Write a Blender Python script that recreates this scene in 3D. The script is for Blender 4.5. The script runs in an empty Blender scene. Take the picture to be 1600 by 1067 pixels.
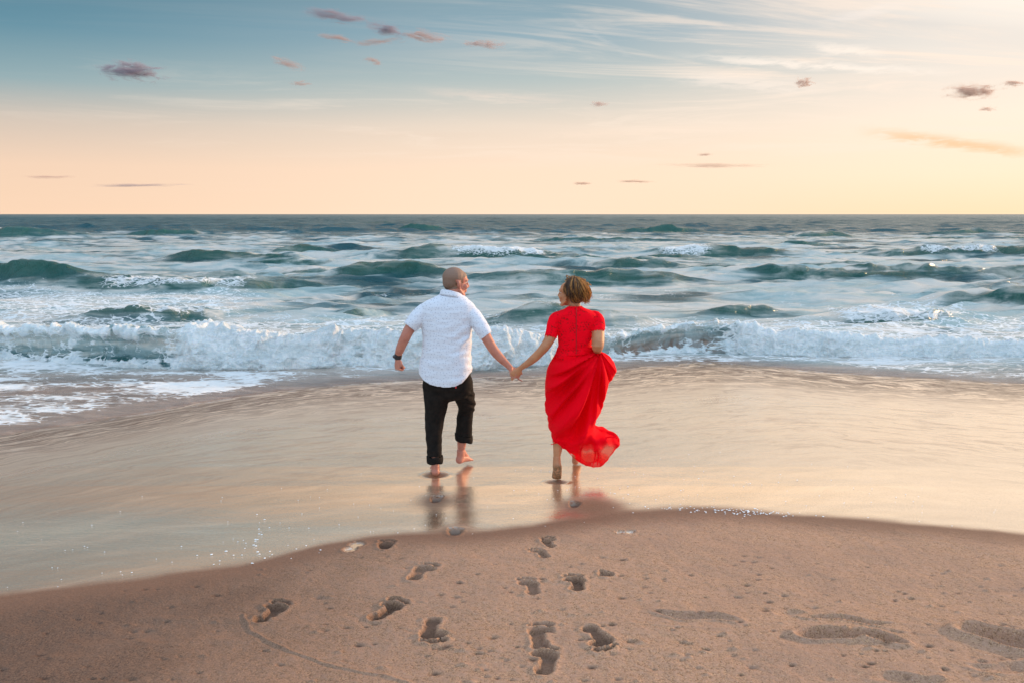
import bpy, bmesh, math, random
import numpy as np
from mathutils import Vector, Matrix
random.seed(4); rng = np.random.default_rng(7)
sc = bpy.context.scene
C = sc.collection
R = math.radians

# ------------------------------------------------------------------ camera
F, H, PITCH = 1244.0, 2.135, R(9.07)
cam = bpy.data.objects.new('camera', bpy.data.cameras.new('camera'))
C.objects.link(cam); sc.camera = cam
cam.location = (0, 0, H)
cam.rotation_euler = (R(90) - PITCH, 0, R(0))
cam.data.sensor_fit = 'HORIZONTAL'; cam.data.sensor_width = 36
cam.data.lens = F / 1600 * 36
cam.data.clip_start = 0.05; cam.data.clip_end = 60000

# ------------------------------------------------------------------ sun + exposure
SUN_AZ, SUN_EL = 62.0, 11.0            # degrees right of the view direction, above the horizon
sun = bpy.data.objects.new('sun', bpy.data.lights.new('sun', 'SUN'))
C.objects.link(sun)
sun.data.energy = 3.8; sun.data.angle = R(2.5); sun.data.color = (1.0, 0.62, 0.34)
sdir = Vector((math.sin(R(SUN_AZ))*math.cos(R(SUN_EL)), math.cos(R(SUN_AZ))*math.cos(R(SUN_EL)), math.sin(R(SUN_EL))))
sun.rotation_euler = sdir.to_track_quat('Z', 'Y').to_euler()
sc.view_settings.view_transform = 'Standard'; sc.view_settings.look = 'None'
sc.view_settings.exposure = 0.07; sc.view_settings.gamma = 1.0
sc.cycles.use_denoising = True
sc.cycles.max_bounces = 8; sc.cycles.transparent_max_bounces = 16
sc.cycles.volume_step_rate = 2.0

# ------------------------------------------------------------------ node helpers
def srgb(r, g, b):
    f = lambda c: (c/255/12.92) if c/255 <= .04045 else ((c/255+.055)/1.055)**2.4
    return (f(r), f(g), f(b), 1)
class NT:
    def __init__(s, tree): s.t = tree; s.n = tree.nodes; s.l = tree.links
    def node(s, typ, ins=None, **kw):
        n = s.n.new(typ)
        for k, v in kw.items(): setattr(n, k, v)
        for k, v in (ins or {}).items(): s.put(n.inputs[k], v)
        return n
    def put(s, sock, v):
        if isinstance(v, bpy.types.NodeSocket): s.l.new(v, sock)
        elif isinstance(v, bpy.types.Node): s.l.new(v.outputs[0], sock)
        else:
            if sock.type == 'RGBA' and len(v) == 3: v = (*v, 1)
            sock.default_value = v
    def m(s, op, a, b=0.0, c=0.0, clamp=False):
        n = s.n.new('ShaderNodeMath'); n.operation = op; n.use_clamp = clamp
        s.put(n.inputs[0], a); s.put(n.inputs[1], b); s.put(n.inputs[2], c)
        return n.outputs[0]
    def ss(s, a, lo, hi, t0=0.0, t1=1.0):           # smoothstep
        n = s.n.new('ShaderNodeMapRange'); n.interpolation_type = 'SMOOTHSTEP'
        s.put(n.inputs[0], a)
        for i, v in enumerate((lo, hi, t0, t1)): s.put(n.inputs[i+1], v)
        return n.outputs[0]
    def lin(s, a, lo, hi, t0=0.0, t1=1.0):
        n = s.n.new('ShaderNodeMapRange'); s.put(n.inputs[0], a)
        for i, v in enumerate((lo, hi, t0, t1)): s.put(n.inputs[i+1], v)
        return n.outputs[0]
    def mix(s, f, a, b, typ='RGBA', blend='MIX'):
        n = s.n.new('ShaderNodeMix'); n.data_type = typ; n.blend_type = blend
        i = {'RGBA': (6, 7, 2), 'FLOAT': (2, 3, 0), 'VECTOR': (4, 5, 1)}[typ]
        s.put(n.inputs[0], f); s.put(n.inputs[i[0]], a); s.put(n.inputs[i[1]], b)
        return n.outputs[i[2]]
    def noise(s, vec, scale, detail=4, rough=0.55, dist=0.0):
        n = s.n.new('ShaderNodeTexNoise')
        s.put(n.inputs['Vector'], vec); n.inputs['Scale'].default_value = scale
        n.inputs['Detail'].default_value = detail; n.inputs['Roughness'].default_value = rough
        n.inputs['Distortion'].default_value = dist
        return n.outputs[0]
    def comb(s, x, y, z=0.0):
        n = s.n.new('ShaderNodeCombineXYZ')
        for i, v in enumerate((x, y, z)): s.put(n.inputs[i], v)
        return n.outputs[0]
    def sep(s, v):
        n = s.n.new('ShaderNodeSeparateXYZ'); s.put(n.inputs[0], v); return n.outputs
    def attr(s, name):
        n = s.n.new('ShaderNodeAttribute'); n.attribute_name = name; return n.outputs['Fac']
    def ramp(s, f, stops, interp='LINEAR'):
        n = s.n.new('ShaderNodeValToRGB'); s.put(n.inputs[0], f)
        cr = n.color_ramp; cr.interpolation = interp
        while len(cr.elements) < len(stops): cr.elements.new(0.5)
        for e, (p, c) in zip(cr.elements, stops): e.position = p; e.color = c
        return n.outputs[0]
    def bump(s, h, strength, dist, normal=None):
        n = s.n.new('ShaderNodeBump'); s.put(n.inputs['Height'], h)
        s.put(n.inputs['Strength'], strength); n.inputs['Distance'].default_value = dist
        if normal is not None: s.put(n.inputs['Normal'], normal)
        return n.outputs[0]
def material(name):
    m = bpy.data.materials.new(name); m.use_nodes = True
    t = NT(m.node_tree); b = m.node_tree.nodes['Principled BSDF']
    return m, t, b

# ------------------------------------------------------------------ world: evening sky
w = bpy.data.worlds.new('World'); sc.world = w; w.use_nodes = True
T = NT(w.node_tree); bg = w.node_tree.nodes['Background']
geo = T.node('ShaderNodeTexCoord').outputs['Generated']
X, Y, Z = T.sep(geo)
el = T.m('MULTIPLY', T.m('ARCSINE', Z), 180/math.pi)               # degrees
az = T.m('MULTIPLY', T.m('ARCTAN2', X, Y), 180/math.pi)
ef = T.m('DIVIDE', el, 60.0, clamp=True)
def er(stops): return T.ramp(ef, [(e/60, srgb(*c)) for e, c in stops])
left = er([(0, (243,208,178)), (3, (236,204,178)), (5.6, (205,190,176)), (8, (140,166,172)), (11, (94,138,156)), (14.5, (74,118,138)), (20, (168,152,140)), (28, (150,140,134)), (45, (165,180,200)), (60, (175,200,230))])
mid  = er([(0, (252,222,194)), (3, (249,220,194)), (6, (232,214,196)), (9, (180,190,188)), (12, (142,168,180)), (14.2, (134,160,172)), (20.5, (246,218,188)), (29, (246,216,184)), (45, (190,195,212)), (60, (185,205,232))])
right= er([(0, (255,222,182)), (2.5, (255,230,200)), (6, (251,232,212)), (10, (232,222,212)), (14, (214,208,204)), (19.5, (255,230,196)), (29, (255,226,190)), (45, (215,212,216)), (60, (190,208,232))])  # warm stops above the frame are unseen, added to brighten the wet sand
back = er([(0, (198,206,212)), (8, (205,218,226)), (20, (198,218,234)), (45, (186,208,232)), (60, (182,206,232))])
c1 = T.mix(T.ss(az, -38, 4), left, mid)
c2 = T.mix(T.ss(az, 0, 34), c1, right)
# high thin cirrus, laid out on a flat cloud deck overhead
zz = T.m('ADD', T.m('MAXIMUM', Z, 0.0), 0.06)
px, py = T.m('DIVIDE', X, zz), T.m('DIVIDE', Y, zz)
rot = R(-12)
qx = T.m('ADD', T.m('MULTIPLY', px, math.cos(rot)), T.m('MULTIPLY', py, -math.sin(rot)))
qy = T.m('ADD', T.m('MULTIPLY', px, math.sin(rot)), T.m('MULTIPLY', py, math.cos(rot)))
v1 = T.comb(T.m('MULTIPLY', qx, 0.30), T.m('MULTIPLY', qy, 1.5))
n1 = T.noise(v1, 1.35, 8, 0.66, 1.1)
n2 = T.noise(T.comb(T.m('MULTIPLY', qx, 0.12), T.m('MULTIPLY', qy, 0.4), 3.3), 1.0, 3, 0.5, 0.3)
n3 = T.noise(T.comb(T.m('MULTIPLY', az, 0.07), T.m('MULTIPLY', el, 0.9), 1.3), 1.0, 6, 0.65, 0.8)
cir = T.m('MULTIPLY', T.ss(n1, 0.47, 0.66), T.ss(n2, 0.35, 0.6))
region = T.m('MULTIPLY', T.ss(T.m('ADD', az, T.m('MULTIPLY', el, 0.6)), -6, 36), T.ss(el, 3.0, 7.5))
cir = T.m('MULTIPLY', cir, T.m('ADD', T.m('MULTIPLY', region, 1.1), 0.03))
low = T.m('MULTIPLY', T.ss(n3, 0.48, 0.7), T.m('MULTIPLY', T.ss(el, 2.5, 5.5), T.ss(el, 10.5, 7.0)))
low = T.m('MULTIPLY', low, T.ss(az, -35, 15, 0.12, 0.55))
bright = T.m('MULTIPLY', T.ss(az, 14, 33), T.m('MULTIPLY', T.ss(el, 6.5, 13), T.ss(T.noise(v1, 0.7, 4, 0.5, 0.4), 0.3, 0.6)))
c3 = T.mix(T.m('MULTIPLY', bright, 0.9), c2, srgb(252, 240, 226))
c3 = T.mix(T.m('ADD', cir, low, clamp=True), c3, srgb(250, 230, 212))
def azel(u, v):
    a, b = (u-800)/F, (v-533.5)/F; d = (a, math.cos(PITCH)-b*math.sin(PITCH), -math.sin(PITCH)-b*math.cos(PITCH)); n = math.sqrt(sum(q*q for q in d))
    return math.degrees(math.atan2(d[0], d[1])), math.degrees(math.asin(d[2]/n))
# drawn-out streaks of high cloud: two end points, half width in degrees, weight, colour
sn = T.noise(T.comb(T.m('MULTIPLY', az, 0.5), T.m('MULTIPLY', el, 3.0)), 1.0, 6, 0.65, 0.6)
for p0, p1, wd_, wt, cc_ in (((1050,86),(1500,113),.22,.8,(252,238,224)), ((1270,74),(1360,80),.28,.75,(252,238,224)), ((640,140),(900,160),.26,.4,(232,214,200)), ((1290,34),(1410,6),.25,.5,(244,232,222)),
                             ((1040,118),(1290,140),.40,.55,(250,234,220)), ((1350,205),(1620,240),.30,.8,(246,196,150)), ((890,30),(975,82),.14,.22,(205,205,205)), ((830,212),(1150,200),.28,.4,(250,226,205)), ((420,206),(780,212),.18,.35,(228,206,186))):
    (a0, e0), (a1, e1) = azel(*p0), azel(*p1); sl = (e1-e0)/(a1-a0)
    dl = T.m('ABSOLUTE', T.m('SUBTRACT', T.m('ADD', el, T.m('MULTIPLY', T.m('SUBTRACT', sn, 0.5), 0.9)), T.m('ADD', T.m('MULTIPLY', T.m('SUBTRACT', az, a0), sl), e0)))
    mk_ = T.m('MULTIPLY', T.ss(dl, wd_*1.8, 0.0), T.m('MULTIPLY', T.ss(az, a0-1, a0+(a1-a0)*.35), T.ss(az, a1+1.5, a1-(a1-a0)*.3)))
    c3 = T.mix(T.m('MULTIPLY', mk_, T.m('MULTIPLY', T.ss(sn, .25, .55), wt)), c3, srgb(*cc_))
c4 = T.mix(T.ss(T.m('ABSOLUTE', az), 50, 105), c3, back)
nish = T.node('ShaderNodeTexSky', sky_type='NISHITA', sun_disc=False, sun_elevation=R(SUN_EL), sun_rotation=R(SUN_AZ))
ns = T.node('ShaderNodeVectorMath', {0: nish, 'Scale': 0.05}, operation='SCALE').outputs[0]
c5 = T.mix(0.06, c4, ns)
below = T.mix(T.ss(Z, -0.004, 0.0), srgb(120, 110, 105), c5)
T.put(bg.inputs[0], below)
T.put(bg.inputs[1], T.m('ADD', T.m('ADD', T.m('ADD', 1.10, T.m('MULTIPLY', T.m('MULTIPLY', T.ss(el, 14.5, 22), T.ss(el, 40, 28)), T.ss(az, -25, 20, 0.0, 0.28))), T.ss(el, 32, 55, 0, 0.40)), T.m('MULTIPLY', T.ss(T.m('ABSOLUTE', az), 60, 120), 0.55)))  # unseen sky above and behind boosted, added to light sand and people

# ------------------------------------------------------------------ geometry helpers
CP, SP = math.cos(PITCH), math.sin(PITCH)
def P(u, v, y):
    """point of the photograph's pixel (u,v) at world depth y"""
    a, b = (u-800)/F, (v-533.5)/F
    d = np.array([a, CP - b*SP, -SP - b*CP])
    return np.array([0, 0, H]) + d*(y/d[1])
def pxs(y, v=600): return (y*CP + y*0.2*SP)/F              # metres per photo pixel about there

def hash2(ix, iy, seed):
    h = (ix*374761393 + iy*668265263 + seed*1442695041) & 0xffffffff
    h = ((h ^ (h >> 13))*1274126177) & 0xffffffff
    return (h ^ (h >> 16)) & 0xffffffff
def perlin2(x, y, seed=0):
    x, y = np.broadcast_arrays(np.asarray(x, float), np.asarray(y, float))
    ix, iy = np.floor(x).astype(np.int64), np.floor(y).astype(np.int64)
    fx, fy = x-ix, y-iy
    u, v = fx*fx*fx*(fx*(fx*6-15)+10), fy*fy*fy*(fy*(fy*6-15)+10)
    def g(a, b, dx, dy):
        th = hash2(a, b, seed)*(2*math.pi/4294967296.0)
        return np.cos(th)*dx + np.sin(th)*dy
    n00, n10 = g(ix, iy, fx, fy), g(ix+1, iy, fx-1, fy)
    n01, n11 = g(ix, iy+1, fx, fy-1), g(ix+1, iy+1, fx-1, fy-1)
    return 1.5*((n00*(1-u)+n10*u)*(1-v) + (n01*(1-u)+n11*u)*v)
def fbm2(x, y, oct=4, seed=0, gain=0.5):
    s, a = 0, 1.0
    for o in range(oct):
        s = s + a*perlin2(x*2**o, y*2**o, seed+o*17); a *= gain
    return s
def perlin3(x, y, z, seed=0):
    ix, iy, iz = [np.floor(q).astype(np.int64) for q in (x, y, z)]
    fx, fy, fz = x-ix, y-iy, z-iz
    f = lambda t: t*t*t*(t*(t*6-15)+10)
    u, v, w_ = f(fx), f(fy), f(fz); out = 0
    for a in (0, 1):
        for b in (0, 1):
            for c in (0, 1):
                h = hash2(ix+a+(iz+c)*57, iy+b+(iz+c)*131, seed)
                th = h*(2*math.pi/4294967296.0); ph = ((h*2654435761) & 0xffffffff)/4294967296.0*2-1
                r = np.sqrt(1-ph*ph)
                d = r*np.cos(th)*(fx-a) + r*np.sin(th)*(fy-b) + ph*(fz-c)
                out = out + d*(u if a else 1-u)*(v if b else 1-v)*(w_ if c else 1-w_)
    return 1.5*out
def sst(x, a, b):
    t = np.clip((x-a)/(b-a), 0, 1); return t*t*(3-2*t)

def link_mesh(name, V, Fc, mat, parent=None, smooth=True, attrs=None, normals=None):
    """one mesh object from arrays; Fc is an (n,4)/(n,3) array or a list of tuples"""
    me = bpy.data.meshes.new(name)
    V = np.asarray(V, dtype=np.float32)
    if isinstance(Fc, np.ndarray):
        k = Fc.shape[1]; n = len(Fc)
        me.vertices.add(len(V)); me.vertices.foreach_set('co', V.ravel())
        me.loops.add(n*k); me.loops.foreach_set('vertex_index', Fc.astype(np.int32).ravel())
        me.polygons.add(n)
        me.polygons.foreach_set('loop_start', np.arange(0, n*k, k, dtype=np.int32))
        me.update(calc_edges=True)
    else:
        me.from_pydata(V.tolist(), [], [tuple(map(int, f)) for f in Fc])
    me.validate(verbose=False)
    if smooth: me.polygons.foreach_set('use_smooth', np.ones(len(me.polygons), bool))
    for k_, a in (attrs or {}).items():
        at = me.attributes.new(k_, 'FLOAT', 'POINT'); at.data.foreach_set('value', np.asarray(a, dtype=np.float32).ravel())
    me.materials.append(mat)
    if normals is not None: me.normals_split_custom_set_from_vertices(normals)
    o = bpy.data.objects.new(name, me); C.objects.link(o)
    if parent is not None: o.parent = parent
    return o
def gridfaces(nr, nc, wrap=False):
    i = np.arange(nr-1)[:, None]; j = np.arange(nc if wrap else nc-1)[None, :]
    j2 = (j+1) % nc
    a = i*nc+j; b = i*nc+j2; c = (i+1)*nc+j2; d = (i+1)*nc+j
    return np.stack([a+0*b, b+0*a, c+0*a, d+0*b], -1).reshape(-1, 4)
def tag(o, label=None, cat=None, group=None, kind=None):
    if label: o['label'] = label
    if cat: o['category'] = cat
    if group: o['group'] = group
    if kind: o['kind'] = kind
    return o

# ================================================================== BEACH
SEA_Z = -0.13
def beach_z(x, y):
    x, y = np.broadcast_arrays(np.asarray(x, float), np.asarray(y, float))
    z = np.where(y < 5.6, (5.6-y)*0.062, 0.0)
    t = np.clip((y-5.1)/1.0, 0, 1)
    base = (5.35-y)*0.062
    z = np.where(y < 5.1, base, base*(1-t) + 0.0*t)
    z = np.where(y > 6.6, np.maximum(-(y-6.6)*0.032, -0.124) - np.clip(y-12.6, 0, 99)*0.08, z)
    z = z + 0.022*perlin2(x*0.55+3, y*0.8, 5)*sst(y, 6.0, 4.8)*sst(y, 0.5, 2.0)
    return np.maximum(z, -1.2)
def ground(u, v):
    """pixel -> point on the beach"""
    a, b = (u-800)/F, (v-533.5)/F
    d = np.array([a, CP - b*SP, -SP - b*CP]); t = 5.0
    for _ in range(60):
        p = np.array([0, 0, H]) + d*t
        t = t + 0.6*((p[2]-float(beach_z(p[0], p[1])))/(-d[2]))
    return np.array([0, 0, H]) + d*t
def curve_px(pts, z=None):
    """pixel polyline -> y(x) on the ground (or on height z)"""
    W = [ground(u, v) if z is None else P(u, v, (H-z)/math.tan(PITCH+math.atan((v-533.5)/F))) for u, v in pts]
    xs = np.array([p[0] for p in W]); ys = np.array([p[1] for p in W])
    k = np.argsort(xs); xs, ys = xs[k], ys[k]
    ker = np.hanning(41); ker /= ker.sum()
    gx = np.linspace(-30, 30, 1801); gy = np.interp(gx, xs, ys)
    gy = np.convolve(np.pad(gy, 20, mode='edge'), ker, 'valid') if True else gy
    return lambda x: np.interp(x, gx, gy)
wet_edge = curve_px([(-700,1010),(-300,965),(0,930),(120,918),(250,900),(350,890),(430,876),(500,852),(560,836),(640,832),(700,838),(760,834),(830,822),(900,812),(960,803),(1020,796),(1080,793),(1150,797),(1250,805),(1350,812),(1450,820),(1600,836),(1900,870),(2400,910)])
swash_edge = curve_px([(-600,745),(-100,692),(0,680),(100,662),(200,648),(300,630),(400,614),(500,602),(600,594),(700,590),(800,588),(900,582),(1000,572),(1100,566),(1200,572),(1300,582),(1400,588),(1500,594),(1600,600),(1900,615),(2300,640)])

# ---- the fine sheet of sand in front of the camera
ys = [1.9]
while ys[-1] < 13.0: ys.append(ys[-1] + max(0.0023*ys[-1], 0.007) * (1.0 if ys[-1] < 7.2 else 1.8))
ys = np.array(ys); ts = np.linspace(-0.98, 0.98, 1150)
GY = np.repeat(ys[:, None], len(ts), 1); GX = (GY+1.0)*ts[None, :]
GZ = beach_z(GX, GY)
wd = GY - wet_edge(GX) + 0.035*fbm2(GX*2.2, GY*2.2, 3, 11)
sd = GY - swash_edge(GX) + 0.10*fbm2(GX*1.1, GY*2.5, 4, 21)
dry = sst(wd, 0.05, -0.35)
# gentle relief of the dry sand, then grain sized lumps
GZ += dry*(0.006*fbm2(GX*3.1, GY*3.6, 3, 31) + 0.0016*fbm2(GX*17, GY*17, 3, 33))
GZ += 0.010*sst(wd, 0.10, -0.25) - 0.006                      # the sheet of water leaves a faint step
GZ += (1-dry)*0.0012*fbm2(GX*1.6, GY*5, 3, 41)

# ---- footprints: (u, v, heading in degrees (0 = towards sea, + = right), scale, depth, mirrored, style)
PRINTS = [
 (423,956, 12,1.12,.026, 1,'plain','bare footprint at the far left of the tracks beside a thin ridge line'),
 (602,853, -2,1.00,.024, 1,'short','small deep footprint just above the wet edge left of the centre'),
 (659,894, 22,1.10,.024,-1,'heel','slanting footprint halfway between the wet edge and the deep crumbly print'),
 (604,953, 22,1.18,.028, 1,'crumb','deep footprint with crumbled sand under its toes'),
 (677,984,172,1.15,.026, 1,'ball','footprint pressed toe end towards the camera with a broken front edge'),
 (845,992, 4,1.10,.022,-1,'plain','upper one of two overlapping footprints'),
 (850,1032, 2,1.10,.024, 1,'plain','lower one of two overlapping footprints, nearest to the camera'),
 (932,997,165,1.10,.026,-1,'ball','curved footprint just right of the two overlapping prints'),
 (827,916,-12,1.00,.016, 1,'plain','shallow footprint with clear toes in the middle of the dry sand'),
 (898,911, -4,1.05,.026, 1,'crumb','rough footprint with ragged sand lumps left of a round hollow'),
 (947,898, 80,0.80,.026, 1,'round','round dark hollow of a print right of the ragged footprint'),
 (843,865,-25,0.85,.018, 1,'plain','lower left one of a close pair of small footprints'),
 (858,847, -5,0.85,.022,-1,'plain','upper right one of a close pair of small footprints'),
 (977,831, 88,0.66,.022, 1,'pool','small footprint filled with water near the wet edge on the right'),
 (552,854, 15,1.00,.020, 1,'pool','melted footprint filled with shining water at the wet edge'),
 (710,831,  0,0.95,.026, 1,'short','dark footprint on the wet edge below the reflection of the man'),
 (681,782,  5,0.85,.026,-1,'short','footprint with a muddy rim in the wet sand behind the man'),
 (897,791, 10,0.80,.020, 1,'short','footprint in a wet mound of sand behind the woman'),
]
pid = np.full(GX.shape, -1, int); damp_extra = np.zeros(GX.shape); pool = np.zeros(GX.shape); pit = np.zeros(GX.shape)
def circ(a, l, ca, cl, ra, rl): return (np.sqrt(((a-ca)/ra)**2 + ((l-cl)/rl)**2)-1)*min(ra, rl)
for k, (u, v, hd, scl, dep, mir, style, lab) in enumerate(PRINTS):
    c = ground(u, v); th = R(hd)
    m = (abs(GX-c[0]) < .45) & (abs(GY-c[1]) < .45)
    dx, dy = GX[m]-c[0], GY[m]-c[1]
    wob = 0.0035*fbm2(GX[m]*22, GY[m]*22, 2, 50+k)
    scl2 = scl*0.92
    a = mir*(dx*math.cos(th) - dy*math.sin(th))/(scl2*1.18); l = (dx*math.sin(th) + dy*math.cos(th))/scl2
    heel = circ(a, l, 0.0, -.088, .034, .040)
    arch = circ(a, l, .012, -.02, .028, .070)
    ball = circ(a, l, 0.0, .055, .050, .036)
    ball2 = circ(a, l, .022, .03, .032, .05)
    toes = [circ(a, l, x_, y_, r_, r_*1.15) for x_, y_, r_ in ((-.033,.114,.018),(-.008,.124,.0135),(.013,.119,.0125),(.031,.110,.0115),(.046,.098,.0105))]
    toe = np.minimum.reduce(toes)
    sole = np.minimum.reduce([heel, arch, ball, ball2])
    if style == 'short': sole = np.minimum(circ(a, l, 0, .0, .040, .07), circ(a, l, 0, .05, .050, .04)); 
    if style == 'round': sole = circ(a, l, 0, .0, .050, .058); toe = circ(a, l, -.055, -.02, .012, .02)
    if style == 'pool': sole = np.minimum(circ(a, l, 0, -.05, .04, .06), circ(a, l, 0, .05, .048, .05)); toe = toe + .01
    full = np.minimum(sole, toe) + wob
    e = 0.009
    d = sst(full, e*0.35, -e)
    part = 0.80 + 0.25*np.exp(-((l+.085)/.04)**2) + 0.25*np.exp(-((l-.055)/.04)**2) - 0.15*np.exp(-((l+.01)/.035)**2)
    if style == 'heel': part = part*(0.55+0.7*sst(l, 0.02, -.07))
    if style == 'ball': part = part*(0.35+0.95*sst(l, -.05, .05))
    D = 1.55*dep*d*part
    rim = dep*0.30*np.exp(-((np.clip(full, 0, None)-0.008)/.012)**2)*(full > -.004)*(0.7+0.6*perlin2(GX[m]*25, GY[m]*25, 90+k))
    mounds = 0
    if style == 'crumb': mounds = dep*0.9*np.clip(fbm2(GX[m]*45, GY[m]*45, 3, 70+k)+0.25, 0, 1)*np.exp(-((l-.045)/.035)**2)*sst(abs(a), .06, .03)
    if style == 'ball': mounds = dep*0.7*np.clip(fbm2(GX[m]*50, GY[m]*50, 3, 71+k)+0.1, 0, 1)*np.exp(-((l-.115)/.015)**2)*sst(abs(a), .06, .04)
    ridge = dep*0.35*np.exp(-((l-.090-.1*abs(a))/.009)**2)*sst(abs(a), .055, .04)
    soft = 0.75 if c[1] > wet_edge(c[0])-0.03 else 1.0
    GZ[m] += (-D + rim + mounds + ridge*(d > .2))*soft
    if v < 836 and style != 'pool' or v in (782, 791):
        damp_extra[m] = np.maximum(damp_extra[m], 1.0*np.exp(-(((dx-(.07 if u > 880 else 0))/(.22 if u > 880 else .15))**2 + (dy/.19)**2)**1.2))
        if v in (782, 791): GZ[m] += .012*np.exp(-((dx/.14)**2 + (dy/.15)**2))
    if style == 'pool': pool[m] = np.maximum(pool[m], sst(full, .002, -.008))
    if style == 'pool': GZ[m] = np.where(full < -.004, np.maximum(GZ[m], c[2]-0.012), GZ[m])
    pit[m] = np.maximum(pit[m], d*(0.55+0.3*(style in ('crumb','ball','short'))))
    sub = pid[m]; sub[full < 0.004] = k; pid[m] = sub
# water pushed aside by the planted feet
for (u, v, rx, ry) in ((680, 741, .10, .075), (869, 752, .085, .05), (928, 792, .29, .25)):
    c = ground(u, v); q = ((GX-c[0])/rx)**2 + ((GY-c[1])/ry)**2
    if v == 792:
        damp_extra = np.maximum(damp_extra, 1.0*np.exp(-q**2)); GZ += .006*np.exp(-q); continue
    GZ += -.010*np.exp(-q*1.4) + .006*np.exp(-((np.sqrt(q)-1.15)/.22)**2)
    damp_extra = np.maximum(damp_extra, 0.95*np.exp(-(q/1.35)**3))
# wind-worn hollows on the right: (u, v, rx, ry, depth, angle)
for (u, v, rx, ry, dp, an) in ((1292,992,.12,.055,.07,-8),(1362,996,.12,.045,.07,-22),(1325,968,.17,.022,.03,-12),(1585,1000,.19,.085,.12,-22),(1090,963,.16,.04,.035,-12),
                               (1235,958,.07,.03,.012,-5),(1600,1045,.2,.04,.02,-5),(1420,1062,.12,.04,.02,0),(265,985,.45,.10,.012,5),(60,1010,.5,.12,.014,12)):
    c = ground(u, v); ca, sa = math.cos(R(an)), math.sin(R(an))
    dx, dy = GX-c[0], GY-c[1]; a = dx*ca+dy*sa; l = -dx*sa+dy*ca
    l = l + .02*np.sin(a*18+u); q = (a/rx)**2 + (l/ry)**2
    GZ += -dp*np.exp(-q**1.5) + dp*0.28*np.exp(-((np.sqrt(q)-1.35)/.25)**2)
# the thin ridge left by an earlier wave, and a second faint one on the right
for pts, hh in (([(380,962),(392,985),(420,1003),(460,1020),(510,1037),(560,1050),(610,1060),(680,1075)], .006),
                ([(990,975),(1120,983),(1210,972),(1300,962),(1400,985),(1500,1000),(1600,1012)], .0022),
                ([(1250,812),(1330,832),(1400,843),(1500,850),(1600,854)], .0025)):
    W = np.array([ground(u, v)[:2] for u, v in pts]); best = np.full(GX.shape, 9.0); side = np.zeros(GX.shape)
    for p, q in zip(W[:-1], W[1:]):
        dvec = q-p; L2 = (dvec**2).sum(); t = np.clip(((GX-p[0])*dvec[0]+(GY-p[1])*dvec[1])/L2, 0, 1)
        ddx, ddy = GX-p[0]-t*dvec[0], GY-p[1]-t*dvec[1]; dd = np.hypot(ddx, ddy)
        sg = np.sign(dvec[0]*ddy-dvec[1]*ddx)
        up = dd < best; best = np.where(up, dd, best); side = np.where(up, sg, side)
    best2 = best*side + .006*perlin2(GX*14, GY*14, 8)
    GZ += hh*np.exp(-(best2/.009)**2) - hh*0.35*np.exp(-((best2+.016)/.010)**2)
# small holes and crumbs
for _ in range(430):
    u, v = random.uniform(-60, 1660), random.uniform(868, 1066)
    if u < 480 and random.random() < .5: continue
    c = ground(u, v)
    if c[1] > wet_edge(c[0])-.12: continue
    r = random.choice((.007, .009, .012)); s = random.choice((-1, -1, -1, 1))*random.uniform(.006, .012)
    j0, j1 = np.searchsorted(ys, (c[1]-.05, c[1]+.05)); i0, i1 = np.searchsorted(ts, ((c[0]-.05)/(c[1]+1), (c[0]+.05)/(c[1]+1)))
    sl = (slice(j0, j1), slice(i0, i1))
    gg = np.exp(-(((GX[sl]-c[0])/(r*1.7))**2 + ((GY[sl]-c[1])/r)**2)); GZ[sl] += s*gg
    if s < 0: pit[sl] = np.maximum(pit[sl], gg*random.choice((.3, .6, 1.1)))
# sea-side end of the sheet dives under the water
V = np.stack([GX, GY, GZ], -1).reshape(-1, 3)
Fc = gridfaces(len(ys), len(ts))
a_wet = wd.ravel(); a_sw = sd.ravel()

# ------------------------------------------------------------------ sand material
M_sand, t, b = material('beach_sand')
pos = t.node('ShaderNodeNewGeometry').outputs['Position']
x, y, z = t.sep(pos)
wda, sda, dma, pla = t.attr('wet'), t.attr('swash'), t.attr('damp'), t.attr('pool')
film = t.ss(wda, -0.02, 0.16)                                     # 1 where a film of water stands
film = t.m('MULTIPLY', film, t.m('SUBTRACT', 1.0, dma, clamp=True))
film = t.m('MAXIMUM', film, pla)
damp = t.ss(wda, -0.42, -0.02)
g1 = t.noise(pos, 120, 4, 0.8); g2 = t.noise(pos, 45, 3, 0.6); g3 = t.noise(pos, 2.3, 4, 0.55)
stp = t.noise(t.comb(t.m('MULTIPLY', x, 2.2), t.m('MULTIPLY', sda, 9.0), 5.0), 1.0, 7, 0.7, 0.8)
drycol = t.mix(t.ss(g1, 0.30, 0.72), (0.11, 0.060, 0.034), (0.60, 0.375, 0.232))
drycol = t.mix(t.ss(g2, 0.35, 0.7), drycol, (0.42, 0.26, 0.18))
drycol = t.mix(t.ss(g3, 0.35, 0.75, 0, 0.45), drycol, (0.30, 0.19, 0.14))
spk = t.ss(t.noise(pos, 170, 2, 0.5), 0.66, 0.72)
drycol = t.mix(t.m('MULTIPLY', spk, 0.6), drycol, (0.62, 0.52, 0.44))
dampcol = t.mix(t.ss(g1, 0.3, 0.7), (0.150, 0.078, 0.048), (0.235, 0.132, 0.085))
streakv = t.comb(t.m('MULTIPLY', x, 0.55), t.m('MULTIPLY', sda, 3.2))
st = t.noise(streakv, 1.6, 8, 0.68, 0.6)
st2 = t.noise(t.comb(t.m('MULTIPLY', x, 4.0), t.m('MULTIPLY', sda, 22.0)), 1.0, 4, 0.7, 0.6)
near_sea = t.ss(sda, -3.3, -0.3)
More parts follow.
